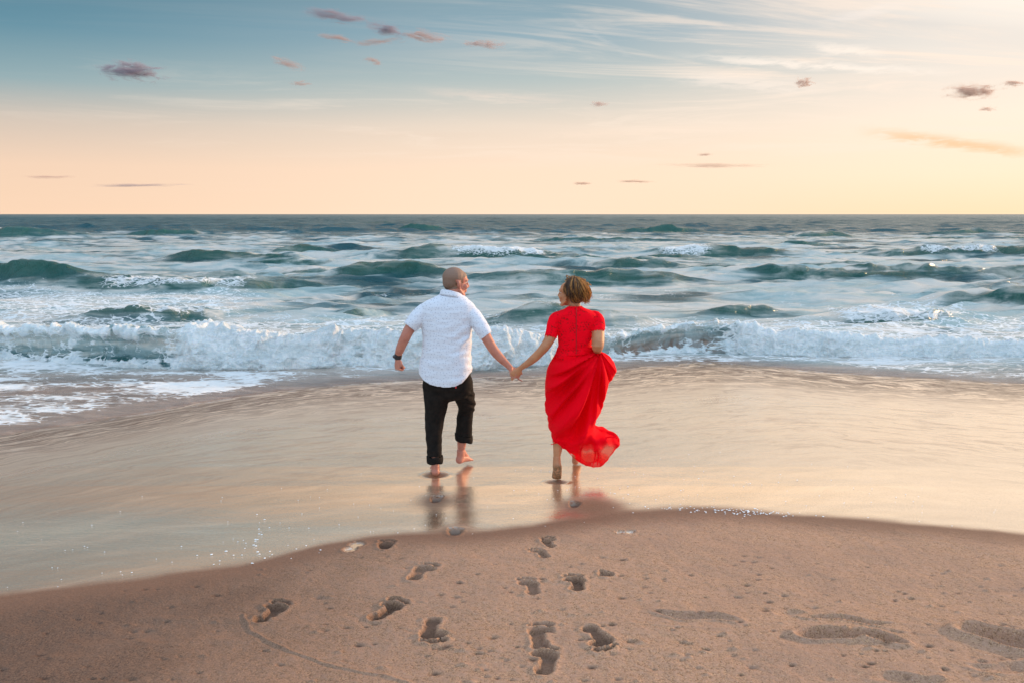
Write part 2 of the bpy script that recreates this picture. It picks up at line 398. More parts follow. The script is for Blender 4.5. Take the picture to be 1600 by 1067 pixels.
wetcol = t.mix(t.ss(t.m('ADD', t.m('ADD', t.m('MULTIPLY', st, .6), t.m('MULTIPLY', stp, .4)), t.lin(x, -4.5, 1.5, .13, 0)), 0.38, 0.64), (0.60, 0.40, 0.265), (0.30, 0.185, 0.12))
brown = t.m('MULTIPLY', t.ss(sda, -2.6, -0.5), t.ss(t.m('ADD', t.m('MULTIPLY', st2, 0.75), t.m('MULTIPLY', st, 0.4)), 0.46, 0.62))
wetcol = t.mix(t.m('MULTIPLY', brown, 0.9), wetcol, (0.085, 0.05, 0.034))
drycol = t.mix(t.m('MULTIPLY', t.ss(t.m('ADD', x, t.m('MULTIPLY', g3, 1.6)), 1.0, -1.5), .92), drycol, t.mix(t.ss(g1, .3, .7), (.055, .034, .026), (.19, .115, .080)))     # vignette and shade towards the left, painted into the sand colour
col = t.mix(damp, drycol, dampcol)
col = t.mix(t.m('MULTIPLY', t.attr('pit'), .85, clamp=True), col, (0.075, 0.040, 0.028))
col = t.mix(film, col, wetcol)
# lace foam left by the last wave close to the water
fo = t.noise(t.comb(t.m('MULTIPLY', x, 5.0), t.m('MULTIPLY', sda, 11.0)), 1.0, 5, 0.7, 1.4)
lace = t.m('MULTIPLY', t.ss(fo, 0.53, 0.62), t.ss(sda, -0.28, 0.02))
col = t.mix(t.m('MULTIPLY', lace, 0.8), col, (0.62, 0.62, 0.62))
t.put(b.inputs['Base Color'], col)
rw = t.m('ADD', t.lin(wda, 1.0, 2.8, 0.035, 0.25), t.m('MULTIPLY', near_sea, 0.16))
rw = t.m('ADD', rw, t.m('MULTIPLY', t.ss(st, 0.35, 0.7), 0.02))
rough = t.mix(film, t.mix(damp, 0.95, 0.62, 'FLOAT'), rw, 'FLOAT')
rough = t.mix(t.m('MAXIMUM', lace, t.m('MULTIPLY', brown, 0.4)), rough, 0.7, 'FLOAT')
t.put(b.inputs['Roughness'], rough)
b.inputs['IOR'].default_value = 1.4
b.inputs['Specular IOR Level'].default_value = .3
hb = t.m('ADD', t.m('MULTIPLY', g1, 0.55), t.m('MULTIPLY', g2, 0.8))
n_dry = t.bump(hb, t.mix(film, t.mix(damp, 0.85, 0.55, 'FLOAT'), 0.03, 'FLOAT'), 0.006)
rip = t.noise(t.comb(t.m('MULTIPLY', x, 26.0), t.m('MULTIPLY', y, 42.0)), 1.0, 5, 0.75)
rip2 = t.m('MULTIPLY', st2, near_sea)
n_wet = t.bump(t.m('ADD', t.m('MULTIPLY', rip, 0.26), t.m('MULTIPLY', rip2, 1.3)), t.m('MULTIPLY', film, 0.5), 0.012, n_dry)
t.put(b.inputs['Normal'], n_wet)
# film of water: a mirror-like layer over the sand
gl = t.node('ShaderNodeBsdfGlossy', {'Color': (1.0, 0.90, 0.78, 1), 'Roughness': t.m('ADD', rw, -0.02), 'Normal': n_wet})
fr = t.node('ShaderNodeFresnel', {'IOR': 2.1, 'Normal': n_wet}).outputs[0]
drain = t.m('SUBTRACT', 1.0, t.m('MULTIPLY', t.m('MULTIPLY', t.ss(stp, .46, .66), t.ss(wda, .9, 2.6)), .45))
drain = t.m('MULTIPLY', drain, t.m('SUBTRACT', 1.0, t.m('MULTIPLY', t.ss(g1, .45, .65), .22)))
mixs = t.node('ShaderNodeMixShader', {0: t.m('MULTIPLY', t.m('MULTIPLY', t.m('MULTIPLY', film, drain), t.m('SUBTRACT', 1.0, t.m('MAXIMUM', lace, t.m('MULTIPLY', brown, 0.8)))), t.m('ADD', t.m('MULTIPLY', fr, 1.25), 0.38, clamp=True), clamp=True), 1: b.outputs[0], 2: gl.outputs[0]})
t.put(M_sand.node_tree.nodes['Material Output'].inputs[0], mixs.outputs[0])

# vertex normals of the whole relief, so the footprints join the sheet without a seam
dZr = np.gradient(GZ, axis=0); dYr = np.gradient(GY, axis=0); dXr = np.gradient(GX, axis=0)
dZc = np.gradient(GZ, axis=1); dYc = np.gradient(GY, axis=1); dXc = np.gradient(GX, axis=1)
N = np.cross(np.stack([dXc, dYc, dZc], -1), np.stack([dXr, dYr, dZr], -1)); N /= np.linalg.norm(N, axis=-1, keepdims=True)
N = N.reshape(-1, 3)
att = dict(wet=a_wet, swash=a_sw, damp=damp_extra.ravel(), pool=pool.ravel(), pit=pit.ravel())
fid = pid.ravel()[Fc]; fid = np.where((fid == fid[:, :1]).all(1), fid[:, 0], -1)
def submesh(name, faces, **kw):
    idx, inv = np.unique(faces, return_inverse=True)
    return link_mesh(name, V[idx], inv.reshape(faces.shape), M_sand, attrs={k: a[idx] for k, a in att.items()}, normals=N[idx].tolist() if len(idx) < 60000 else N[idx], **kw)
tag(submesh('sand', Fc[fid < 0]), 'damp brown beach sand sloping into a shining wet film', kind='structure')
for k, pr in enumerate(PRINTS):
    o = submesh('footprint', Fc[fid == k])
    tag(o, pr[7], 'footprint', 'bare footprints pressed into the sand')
# ---- the rest of the beach, around and behind the camera
xs2 = np.concatenate([np.linspace(-400, -14, 14), np.linspace(-12, 12, 49), np.linspace(14, 400, 14)])
ys2 = np.concatenate([np.linspace(-300, -8, 10), np.linspace(-6, 16, 45)])
BY, BX = np.meshgrid(ys2, xs2, indexing='ij')
BZ = beach_z(BX, np.maximum(BY, -6)) - 0.06
inside = (BY > 2.2) & (abs(BX) < 0.9*(BY+1)); BZ = np.where(inside, BZ - 0.10, BZ)
BV = np.stack([BX, BY, BZ], -1).reshape(-1, 3)
o = link_mesh('beach', BV, gridfaces(len(ys2), len(xs2)), M_sand,
      attrs=dict(wet=(BY-wet_edge(BX)).ravel(), swash=(BY-swash_edge(BX)).ravel(), damp=np.zeros(BX.size), pool=np.zeros(BX.size), pit=np.zeros(BX.size)))
tag(o, 'wide sandy beach around the tracks', kind='structure')

# ================================================================== SEA
def sea_at(v, z=SEA_Z): return (H-z)/math.tan(PITCH+math.atan((v-533.5)/F))
ys = [6.6]
while ys[-1] < 9000: ys.append(ys[-1]*(1.0028 if ys[-1] < 160 else (1.006 if ys[-1] < 600 else 1.02)))
ys = np.array(ys); ts = np.linspace(-0.95, 0.95, 900)
SY = np.repeat(ys[:, None], len(ts), 1); SX = SY*ts[None, :]
cell = np.maximum(0.0028*SY, 0.0021*SY)
DX = np.zeros(SX.shape); DY = np.zeros(SX.shape); DZ = np.zeros(SX.shape)
calm = 0.10 + 0.90*sst(SY, 12.5, 19.0)
far = np.where(SY < 60, 1.0, np.clip((SY/60)**0.25, 1, 1.6))
for k in range(84):
    lam = 0.35*(34**(k/83.0)) ; th = rng.normal(0, 0.30 if lam < 2.5 else 0.16); amp = 0.0165*lam**0.62*(1 if lam < 3 else 0.7)
    kx, ky = math.sin(th)*2*math.pi/lam, math.cos(th)*2*math.pi/lam
    ph = rng.uniform(0, 6.28); fade = sst(lam/cell, 2.2, 5.0)
    if not (fade > 0).any(): continue
    warp = 0.35*lam
    arg = kx*SX + ky*SY + ph
    s_, c_ = np.sin(arg), np.cos(arg)
    g = amp*fade
    DZ += g*c_; DX -= 0.75*g*s_*math.sin(th); DY -= 0.75*g*s_*math.cos(th)
grp = 0.65 + 0.6*perlin2(SX*0.13, SY*0.09, 3) + 0.3*perlin2(SX*0.45, SY*0.3, 4)
grp = np.clip(grp, 0.35, 1.6)
DZ *= grp*calm*far*0.95; DX *= grp*calm*far; DY *= grp*calm*far
foam = np.zeros(SX.shape); green = np.zeros(SX.shape)
# named swells: uL, uR, vbase, vtop, foamL, foamR, foam amount
SW = [(-260,190,452,413,0,0,0),(60,500,455,427,150,400,.55),(500,715,440,410,0,0,0),(700,1075,450,417,0,0,0),
      (585,905,404,376,700,862,.66),(1015,1255,402,377,1026,1118,.62),(1300,1700,404,381,1425,1565,.60),
      (1160,1500,442,417,0,0,0),(1480,1700,440,418,0,0,0),(1475,1760,490,449,0,0,0),(760,1020,516,474,0,0,.25),
      (1085,1235,499,478,0,0,0),(255,412,408,382,0,0,0),(1310,1510,508,482,1310,1510,.6),(-150,130,372,352,0,0,0),
      (900,1075,418,400,0,0,0),(430,560,425,410,0,0,0),(520,590,492,472,0,0,0),(100,330,505,480,100,330,.5),(1230,1330,372,358,0,0,0),
      (620,700,362,350,0,0,0),(960,1100,364,353,0,0,0),(200,330,368,356,0,0,0),(1440,1560,368,356,0,0,0),(-120,60,395,375,0,0,0),(420,520,398,384,0,0,0)]
r2_ = np.random.default_rng(21)
for _ in range(26):
    vb = r2_.uniform(346, 440); w_ = r2_.uniform(50, 190)*(vb-310)/90; uc = r2_.uniform(-60, 1660); hpx = r2_.uniform(.06, .15)*(vb-336)*.7+2.5
    SW.append((uc-w_, uc+w_, vb, vb-hpx, 0, 0, 0))
for k, (uL, uR, vb, vt, fL, fR, fa) in enumerate(SW):
    yb = sea_at(vb); s = yb/F/ CP
    xc, hw = ((uL+uR)/2-800)*s, (uR-uL)/2*s
    A = (vb-vt)*s*0.72; wf, wb = A*1.25, A*3.0
    yc = yb + wf*1.15 + 0.8*A*fbm2(SX*0.22/A, SX*0+k*7.7, 4, 60+k) + 0.12*(SX-xc)**2/hw*0.6
    m = (abs(SX-xc) < hw*1.8) & (SY > yb-6*A) & (SY < yb+14*A)
    d = (SY-yc)[m]; xw = (SX[m]-xc)/hw + 0.10*fbm2(SX[m]/hw*1.7, SY[m]/hw*2+k, 3, 75+k)
    e = np.exp(-(abs(xw)/1.0)**2.8)
    e = e*(1+0.26*fbm2(SX[m]/A*0.33, SY[m]/A*.15+k, 4, 80+k))
    prof = np.where(d < 0, np.exp(-(d/wf)**2*1.6), np.exp(-(d/wb)**2*1.6))
    DZ[m] += A*e*prof
    DY[m] -= 0.55*A*e*np.exp(-(d/(wf*1.2))**2)
    face = e*np.exp(-((d+wf*0.5)/(wf*0.9))**2); green[m] = np.maximum(green[m], face)
    if fa:
        us = 800 + SX[m]/s
        fw = sst(us, fL-12, fL+25)*sst(us, fR+15, fR-30) if fR else e
        ff = fa*fw*np.clip(prof*1.4, 0, 1)*(d < wf*1.1)*(d > -wf*2.2)
        foam[m] = np.maximum(foam[m], ff)
        if fa > .59: DZ[m] += 0.10*A*ff*np.clip(0.5+0.8*fbm2(SX[m]/A*3, SY[m]/A*3, 3, 90+k), 0, 1)*(d < wf)
milk = np.clip(0.64 + 0.75*fbm2(SX*0.16, SY*0.42, 3, 100), 0, 1)*sst(SY, 110, 34)
milk = np.maximum(milk, sst(SY, 17.5, 13.0)*0.75)*(1-0.85*np.clip(green*1.5, 0, 1))
U = 800 + SX/(SY/F/CP)
# lacy foam between the swells: strong at left, patches elsewhere
vv = 335.5 + F*(H-SEA_Z)/SY*1.03
fl = sst(U, 560, 300)*sst(vv, 438, 462)*0.50
fl = np.maximum(fl, sst(vv, 492, 515)*0.50)
fl = np.maximum(fl, sst(U, 1240, 1330)*sst(U, 1560, 1480)*sst(vv, 478, 492)*0.52)
fl = np.maximum(fl, 0.30*sst(vv, 425, 470)*np.clip(0.5+fbm2(SX*0.3, SY*0.6, 3, 120), 0, 1))
fl = fl*(1-0.8*np.clip(green*1.3, 0, 1))
foam = np.maximum(foam, fl)
# swash: thin foamy water between the breaker and the sand
sd = SY - swash_edge(SX) + 0.10*fbm2(SX*1.1, SY*2.5, 4, 21)
front = sst(SY, 12.9, 11.4)
swf = 0.40 + 0.35*fbm2(SX*0.6, SY*1.5, 4, 130)
swf = np.where(SX < -0.6, swf+0.10*sst(sd, 1.8, 0.6)-0.05, swf) + 0.08*sst(SX, -2.0, -4.0)
mid = sst(SX, 1.2, 2.0)*sst(SX, 4.6, 3.2)
swf = swf - 0.25*mid + 0.15*sst(SX, 4.0, 5.5)
foam = np.where(front > 0.5, np.clip(swf, 0, .8)*sst(sd, -.05, .9), foam)
turb = sst(SY, 12.6, 10.2)*0.9
turb = np.maximum(turb, 0.95*sst(sd, 1.1, 0.0))
turb = np.maximum(turb, 0.75*mid*sst(SY, 13.2, 12.2))
lev = SEA_Z + 0*SY
bz = beach_z(SX, SY)
sheet = bz - 0.006 + 0.012*sst(sd, -0.05, 0.10) + 0.02*sst(sd, .1, .8)
lev = np.maximum(SEA_Z, sheet); lev = np.where(sd < -0.05, bz - 0.02, lev)
dampw = sst(sd, 0.0, 1.5)
Zs = lev + DZ*dampw + 0.010*fbm2(SX*2.5, SY*5, 3, 140)*dampw*front
SV = np.stack([SX+DX*dampw, SY+DY*dampw, Zs], -1).reshape(-1, 3)

def water_nodes(name):
    M, t, b = material(name)
    pos = t.node('ShaderNodeNewGeometry').outputs['Position']; x, y, z = t.sep(pos)
    fo, mk, tb, gr = t.attr('foam'), t.attr('milk'), t.attr('turb'), t.attr('green')
    # pattern of foam: ragged lace, drawn out along the shore
    lv = t.comb(t.m('MULTIPLY', x, 1.5), t.m('MULTIPLY', y, 3.4), t.m('MULTIPLY', z, 4.0))
    f1 = t.noise(lv, 1.0, 7, 0.68, 1.6)
    vo = t.node('ShaderNodeTexVoronoi', {'Vector': t.node('ShaderNodeVectorMath', {0: lv, 1: t.node('ShaderNodeTexNoise', {'Vector': lv, 'Scale': 1.7, 'Detail': 3.0}).outputs[1]}, operation='ADD').outputs[0], 'Scale': 2.2}, feature='DISTANCE_TO_EDGE').outputs[0]
    lace = t.ss(vo, 0.16, 0.0)
    pat = t.m('ADD', t.m('MULTIPLY', f1, 0.80), t.m('MULTIPLY', lace, 0.20))
    thr = t.m('SUBTRACT', 0.86, t.m('MULTIPLY', fo, 0.80))
    ff = t.ss(t.m('SUBTRACT', pat, thr), -0.07, 0.10)
    ff = t.m('MULTIPLY', ff, t.ss(fo, 0.02, 0.15))
    col = t.mix(gr, (0.008, 0.075, 0.092), (0.007, 0.085, 0.066))
    sv = t.noise(t.comb(t.m('MULTIPLY', x, 0.35), t.m('MULTIPLY', y, 1.15), t.m('MULTIPLY', z, 2.5)), 1.0, 7, 0.62, 0.7)
    mk = t.m('MULTIPLY', t.ss(t.m('ADD', sv, t.m('MULTIPLY', mk, .34)), .40, .74), t.m('MULTIPLY', t.ss(mk, 0.0, .15), .85))
    col = t.mix(mk, col, t.mix(t.ss(sv, .4, .62), (0.36, 0.48, 0.48), (0.68, 0.64, 0.58)))
    col = t.mix(tb, col, t.mix(t.ss(f1, .3, .7), (0.155, 0.095, 0.068), (0.33, 0.235, 0.18)))
    fcol = t.mix(t.ss(t.noise(lv, 6.0, 4, 0.6), 0.3, 0.75), (0.70, 0.76, 0.78), (0.88, 0.89, 0.89))
    col = t.mix(ff, col, fcol)
    if name == 'breaker_water':
        vs_ = t.noise(t.comb(t.m('MULTIPLY', x, 3.2), t.m('MULTIPLY', y, 2.5), t.m('MULTIPLY', z, 4.0)), 1.0, 8, .70, 1.2)
        col = t.mix(t.ss(vs_, .60, .40, 0, .32), col, (.30, .45, .49))
    t.put(b.inputs['Base Color'], col)
    t.put(b.inputs['Roughness'], t.mix(ff, t.mix(tb, t.lin(y, 15, 200, 0.14, 0.30), 0.20, 'FLOAT'), 0.75, 'FLOAT'))
    b.inputs['IOR'].default_value = 1.42
    r1 = t.noise(t.comb(t.m('MULTIPLY', x, 2.8), t.m('MULTIPLY', y, 7.0)), 1.0, 7, 0.68, 0.4)
    r2 = t.noise(t.comb(t.m('MULTIPLY', x, 0.7), t.m('MULTIPLY', y, 1.6)), 1.0, 6, 0.6, 0.2)
    fd = t.ss(y, 25, 90)
    n1 = t.bump(t.m('MULTIPLY', t.mix(fd, r1, r2, 'FLOAT'), t.lin(y, 25, 220, 1.5, 8.0)), t.mix(t.m('MAXIMUM', tb, mk), 0.70, 0.28, 'FLOAT'), 0.17)
    n2 = t.bump(t.m('ADD', t.m('MULTIPLY', ff, 0.7), t.noise(lv, 9.0, 4, 0.65)), t.m('MULTIPLY', ff, 0.8), 0.035, n1)
    t.put(b.inputs['Normal'], n2)
    return M, t, b
M_sea, _, _ = water_nodes('sea_water')
o = link_mesh('sea', SV, gridfaces(len(ys), len(ts)), M_sea, attrs=dict(foam=foam, milk=milk, turb=turb, green=np.clip(green, 0, 1)))
tag(o, 'teal evening sea with rolling swells and foam', kind='structure')
# side waters beyond the finely modelled fan
wx = 9000.0
for sgn in (-1, 1):
    yy = np.array([6.6, 20, 60, 200, 1000, 9000.0]); a = np.stack([sgn*0.945*yy, yy, np.full(6, SEA_Z-.02)], -1)
    bb = np.stack([np.full(6, sgn*9500.0), yy, np.full(6, SEA_Z-.02)], -1)
    Vv = np.concatenate([a, bb]); 
    o = link_mesh('sea', Vv, np.array([(i, i+1, i+7, i+6) if sgn > 0 else (i, i+6, i+7, i+1) for i in range(5)]), M_sea, attrs=dict(foam=np.zeros(12), milk=np.zeros(12), turb=np.zeros(12), green=np.zeros(12)))
    tag(o, 'open water beyond the beach', kind='structure')

# ------------------------------------------------------------------ the breaker rolling in
def pxcurve(pts, k=2): 
    a = np.array(pts, float); return lambda u: np.interp(u, a[:, 0], a[:, 1])
vbase = pxcurve([(-600,560),(0,563),(100,569),(200,576),(300,578),(430,579),(560,573),(650,577),(750,579),(850,572),(950,561),(1060,549),(1130,551),(1200,556),(1300,559),(1400,559),(1500,561),(1600,559),(2200,562)])
vtop = pxcurve([(-600,515),(0,511),(100,508),(180,512),(250,517),(300,514),(340,511),(400,522),(440,526),(500,520),(560,514),(600,520),(700,515),(760,520),(850,524),(950,524),(1000,515),(1060,505),(1130,502),(1200,512),(1300,520),(1400,526),(1500,529),(1600,531),(2200,529)])
curl_u = pxcurve([(-600,.7),(0,.75),(120,.9),(230,.85),(300,.25),(360,0),(520,0),(560,.5),(600,.1),(900,.1),(950,.9),(1060,1),(1120,.6),(1200,.15),(2200,.1)])
nx, npf = 1900, 76
us = np.linspace(-520, 2120, nx)
vb_, vt_ = vbase(us), vtop(us)
ker = np.hanning(31); ker /= ker.sum()
sm = lambda a: np.convolve(np.pad(a, 15, mode='edge'), ker, 'valid')
vb_, vt_ = sm(vb_), sm(vt_)
yb = np.array([sea_at(v) for v in vb_]); xb = (us-800)*yb/F/CP
hgt = (vb_-vt_)*yb/F*0.92
cu = sm(curl_u(us))[:, None]
s = np.linspace(0, 1, npf)[None, :]
fp = np.array([(0,-.10,-.12),(.12,-.05,.12),(.30,.02,.45),(.45,.14,.80),(.56,.34,.98),(.66,.62,.95),(.80,1.2,.55),(1,2.3,-.10)])
cp = np.array([(0,-.10,-.12),(.10,.10,.03),(.28,.34,.30),(.42,.36,.68),(.52,.24,.93),(.60,.42,1.03),(.78,1.1,.62),(1,2.3,-.10)])
def prof(tab, col): return np.interp(s[0], tab[:, 0], tab[:, col])[None, :]
D = (1-cu)*prof(fp, 1) + cu*prof(cp, 1); Zp = (1-cu)*prof(fp, 2) + cu*prof(cp, 2)
hh = hgt[:, None]
wid = 0.85*hh + 0.10
BXx = xb[:, None] + 0*s; BYy = yb[:, None] + D*wid; BZz = SEA_Z + Zp*hh
# normals
Pm = np.stack([BXx, BYy, BZz], -1)
ta = np.gradient(Pm, axis=0); tb_ = np.gradient(Pm, axis=1)
Nn = np.cross(tb_, ta); Nn /= np.linalg.norm(Nn, axis=-1, keepdims=True)
if Nn[:, npf//3, 1].mean() > 0: Nn = -Nn
white = (1-cu)*np.clip(1.25-1.0*np.clip((s-.60)/.30, 0, 1), 0, 1) + 0*s
white = np.maximum(white, cu*(0.38 - .14*(us > 900)[:, None] + 0.35*np.exp(-((s-.54)/.07)**2) + 0.45*np.exp(-((s-.08)/.10)**2) + 0.25*fbm2(us[:, None]*0.06+s*0.5, s*1.2, 3, 150)))
q = Pm*1.0
lump = 0
for o_, (fr, am) in enumerate(((1.3, .11), (3.3, .055), (8, .024), (20, .014), (50, .008))):
    n = perlin3(q[..., 0]*fr, q[..., 1]*fr, q[..., 2]*fr, 160+o_)
    lump = lump + am*(1.0-2.0*np.abs(n)) if o_ < 4 else lump + am*n
lump = (lump-.03)*(0.55+0.9*np.clip(.5+fbm2(us[:, None]*.012+0*s, 0*s+3, 2, 155), 0, 1))*np.clip(white, 0, 1)*sst(s, 0, .1)*sst(s, 1, .75)*(hh/.5)
streak = .012*fbm2(us[:, None]*0.22, s*1.5, 3, 170)*cu
Pm = Pm + Nn*(lump+streak)[..., None]
# ragged crest
Pm[..., 2] += (0.085*np.clip(fbm2(us[:, None]*0.055, s*3, 4, 180), -0.3, 1)*np.exp(-((s-.54)/.10)**2))*hh/.5
Bv = Pm.reshape(-1, 3)
M_brk, t, b = water_nodes('breaker_water')
# thin water at the crest glows through: some subsurface
b.inputs['Subsurface Weight'].default_value = 0.35; b.inputs['Subsurface Radius'].default_value = (0.08, 0.10, 0.12); b.inputs['Subsurface Scale'].default_value = 0.5
brown = (sst(us, 930, 980)*sst(us, 1180, 1110))[:, None]*sst(s, .48, .25)
o = link_mesh('breaking_wave', Bv, gridfaces(nx, npf), M_brk, attrs=dict(foam=np.clip(white*1.15, 0, 1.1), milk=np.clip(.62*cu*sst(s, .1, .5)*(1-.6*brown), 0, 1)+0*s, turb=brown*0.9+0*s, green=0.5*cu+0*s))
tag(o, 'low white breaker rolling onto the beach', kind='structure')
# drops thrown up along the crest
oc = np.array([(1,0,0),(-1,0,0),(0,1,0),(0,-1,0),(0,0,1),(0,0,-1)], float)
of = np.array([(0,2,4),(2,1,4),(1,3,4),(3,0,4),(2,0,5),(1,2,5),(3,1,5),(0,3,5)])
vs, fs = [], []
for k in range(5200):
    i = rng.integers(0, nx); j = int(np.clip(rng.normal(npf*.50, npf*.07), 4, npf-5))
    p = Pm[i, j] + np.array([rng.normal(0, .04), rng.normal(-.03, .06), abs(rng.normal(0, .045))*(1-.3*cu[i, 0])])
    r = rng.choice((.002, .003, .005, .008), p=(.45, .35, .17, .03))
    vs.append(p + oc*r*np.array([1, 1, rng.uniform(.8, 1.5)])); fs.append(of + 6*k)
M_foam, t, b = material('white_foam')
b.inputs['Base Color'].default_value = (.82, .85, .88, 1); b.inputs['Roughness'].default_value = .5
o = link_mesh('sea_spray', np.concatenate(vs), np.concatenate(fs), M_foam)
tag(o, 'fine white drops thrown up along the breaker', kind='stuff')
# bubbles of foam stranded on the wet film
vs, fs = [], []; k = 0
nr, ncx = 3, 7
def fleck(p, r, squash):
    global k
    a0 = rng.uniform(0, 6.28); an = np.arange(ncx)/ncx*2*math.pi+a0; rr = r*(1+.25*rng.normal(size=ncx))
    ring = np.stack([p[0]+rr*np.cos(an)*1.5, p[1]+rr*np.sin(an), np.full(ncx, p[2]-.001)], -1)
    top = np.stack([p[0]+.6*rr*np.cos(an)*1.5, p[1]+.6*rr*np.sin(an), np.full(ncx, p[2]+r*squash)], -1)
    c = np.array([[p[0], p[1], p[2]+r*squash*1.25]])
    vs.append(np.concatenate([ring, top, c])); f = []
    for i in range(ncx):
        j = (i+1) % ncx
        f += [(k+i, k+j, k+ncx+j), (k+i, k+ncx+j, k+ncx+i), (k+ncx+i, k+ncx+j, k+2*ncx)]
    fs.append(np.array(f)); k += 2*ncx+1
def flecks(n, cu_, cv_, su, sv, rmin=.004, rmax=.009, slope=0):
    for _ in range(n):
        u = rng.normal(cu_, su); v = rng.normal(cv_, sv)+slope*(u-cu_)
        p = ground(u, v)
        fleck(p + np.array([0, 0, .001]), rng.uniform(rmin, rmax), .35)
flecks(12, 402, 835, 6, 28, .004, .007); flecks(12, 365, 868, 30, 20, .003, .006, slope=-.15); flecks(14, 420, 830, 60, 30, .002, .0045)
flecks(110, 1150, 799, 60, 2.5, .0025, .0055, slope=.05); flecks(50, 960, 775, 90, 16, .002, .004, .12); flecks(60, 1250, 760, 200, 22, .002, .004, .1)
flecks(40, 640, 800, 160, 40, .0018, .0032); flecks(40, 250, 860, 150, 35, .0018, .0035)
o = link_mesh('foam_bubbles', np.concatenate(vs), np.concatenate(fs), M_foam)
tag(o, 'tiny flecks of foam stranded on the wet sand', kind='stuff')

# ================================================================== PEOPLE
def proj(V):
    V = np.asarray(V); dx, dy, dz = V[..., 0], V[..., 1], V[..., 2]-H
    zc = dy*CP - dz*SP; yc = dy*SP + dz*CP
    return 800+F*dx/zc, 533.5-F*yc/zc
def s_at(y): return (y*CP + 0.22)/F
def nrm(v): v = np.asarray(v, float); return v/np.linalg.norm(v)
def catmull(A, n):
    A = np.asarray(A, float); out = []
    Q = np.concatenate([[2*A[0]-A[1]], A, [2*A[-1]-A[-2]]])
    for i in range(len(A)-1):
        p0, p1, p2, p3 = Q[i:i+4]
        for k in range(n):
            t = k/n; out.append(0.5*(2*p1 + (p2-p0)*t + (2*p0-5*p1+4*p2-p3)*t*t + (3*p1-p0-3*p2+p3)*t**3))
    out.append(A[-1]); return np.array(out)
class MB:
    def __init__(s): s.v = []; s.f = []; s.n = 0
    def add(s, V, Fs): s.v.append(np.asarray(V, float)); s.f += [tuple(i+s.n for i in f) for f in Fs]; s.n += len(V); return s
    def tube(s, pts, ra, rb=None, seg=16, sub=3, ref=(0, 1, 0), caps=True, power=2.0, level=False):
        ra = np.asarray(ra, float); rb = ra if rb is None else np.asarray(rb, float)
        Q = catmull(np.column_stack([np.asarray(pts, float), ra, rb]), sub)
        p, a, b = Q[:, :3], Q[:, 3], Q[:, 4]
        t = np.gradient(p, axis=0); t /= np.linalg.norm(t, axis=1, keepdims=True)
        if level: t = np.tile([0, 0, -1.0 if p[-1][2] < p[0][2] else 1.0], (len(p), 1))
        if caps:                                     # rounded ends
            P2, A2, B2, T2 = [], [], [], []
            for k in (0.0, .45, .8): P2.append(p[0]-t[0]*min(a[0], b[0])*(1-k)**1.0*0.9*np.sqrt(1-0*k)); m_ = math.sqrt(max(1-(1-k)**2, .01)); A2.append(a[0]*m_); B2.append(b[0]*m_); T2.append(t[0])
            P3, A3, B3, T3 = [], [], [], []
            for k in (.8, .45, 0.0): P3.append(p[-1]+t[-1]*min(a[-1], b[-1])*(1-k)*0.9); m_ = math.sqrt(max(1-(1-k)**2, .01)); A3.append(a[-1]*m_); B3.append(b[-1]*m_); T3.append(t[-1])
            p = np.concatenate([P2, p, P3]); a = np.concatenate([A2, a, A3]); b = np.concatenate([B2, b, B3]); t = np.concatenate([T2, t, T3])
        ref = np.asarray(ref, float); nb = ref[None]-(t@ref)[:, None]*t; nb /= np.linalg.norm(nb, axis=1, keepdims=True)
        na = np.cross(t, nb)
        an = np.arange(seg)/seg*2*math.pi
        cx = np.sign(np.cos(an))*abs(np.cos(an))**(2/power); cy = np.sign(np.sin(an))*abs(np.sin(an))**(2/power)
        V = p[:, None]+na[:, None]*(a[:, None]*cx)[..., None]+nb[:, None]*(b[:, None]*cy)[..., None]
        m = len(p); Fs = gridfaces(m, seg, True).tolist()
        if caps: Fs += [tuple(range(seg))[::-1], tuple((m-1)*seg+i for i in range(seg))]
        return s.add(V.reshape(-1, 3), Fs)
    def ell(s, c, r, M=None, nu=18, nv=12):
        th = np.linspace(0, math.pi, nv+1)[1:-1]; an = np.arange(nu)/nu*2*math.pi
        L = np.stack([np.sin(th)[:, None]*np.cos(an), np.sin(th)[:, None]*np.sin(an), np.cos(th)[:, None]+0*an], -1).reshape(-1, 3)
        L = np.concatenate([L, [(0, 0, 1), (0, 0, -1)]])*np.asarray(r, float)
        if M is not None: L = L@np.asarray(M).T
        k = len(th); Fs = [f[::-1] for f in gridfaces(k, nu, True).tolist()]
        T_, B_ = k*nu, k*nu+1
        for i in range(nu):
            j = (i+1) % nu; Fs += [(T_, i, j), (B_, (k-1)*nu+j, (k-1)*nu+i)]
        return s.add(L+np.asarray(c, float), [f[::-1] for f in Fs])
    def ptube(s, spec, **kw):
        """spec rows: u, v, y, radius in photo pixels, (depth radius factor)"""
        pts = [P(q[0], q[1], q[2]) for q in spec]; ra = [q[3]*s_at(q[2]) for q in spec]
        rb = [q[3]*s_at(q[2])*(q[4] if len(q) > 4 else 1) for q in spec]
        return s.tube(pts, ra, rb, **kw)
    def arrays(s): return np.concatenate(s.v), s.f
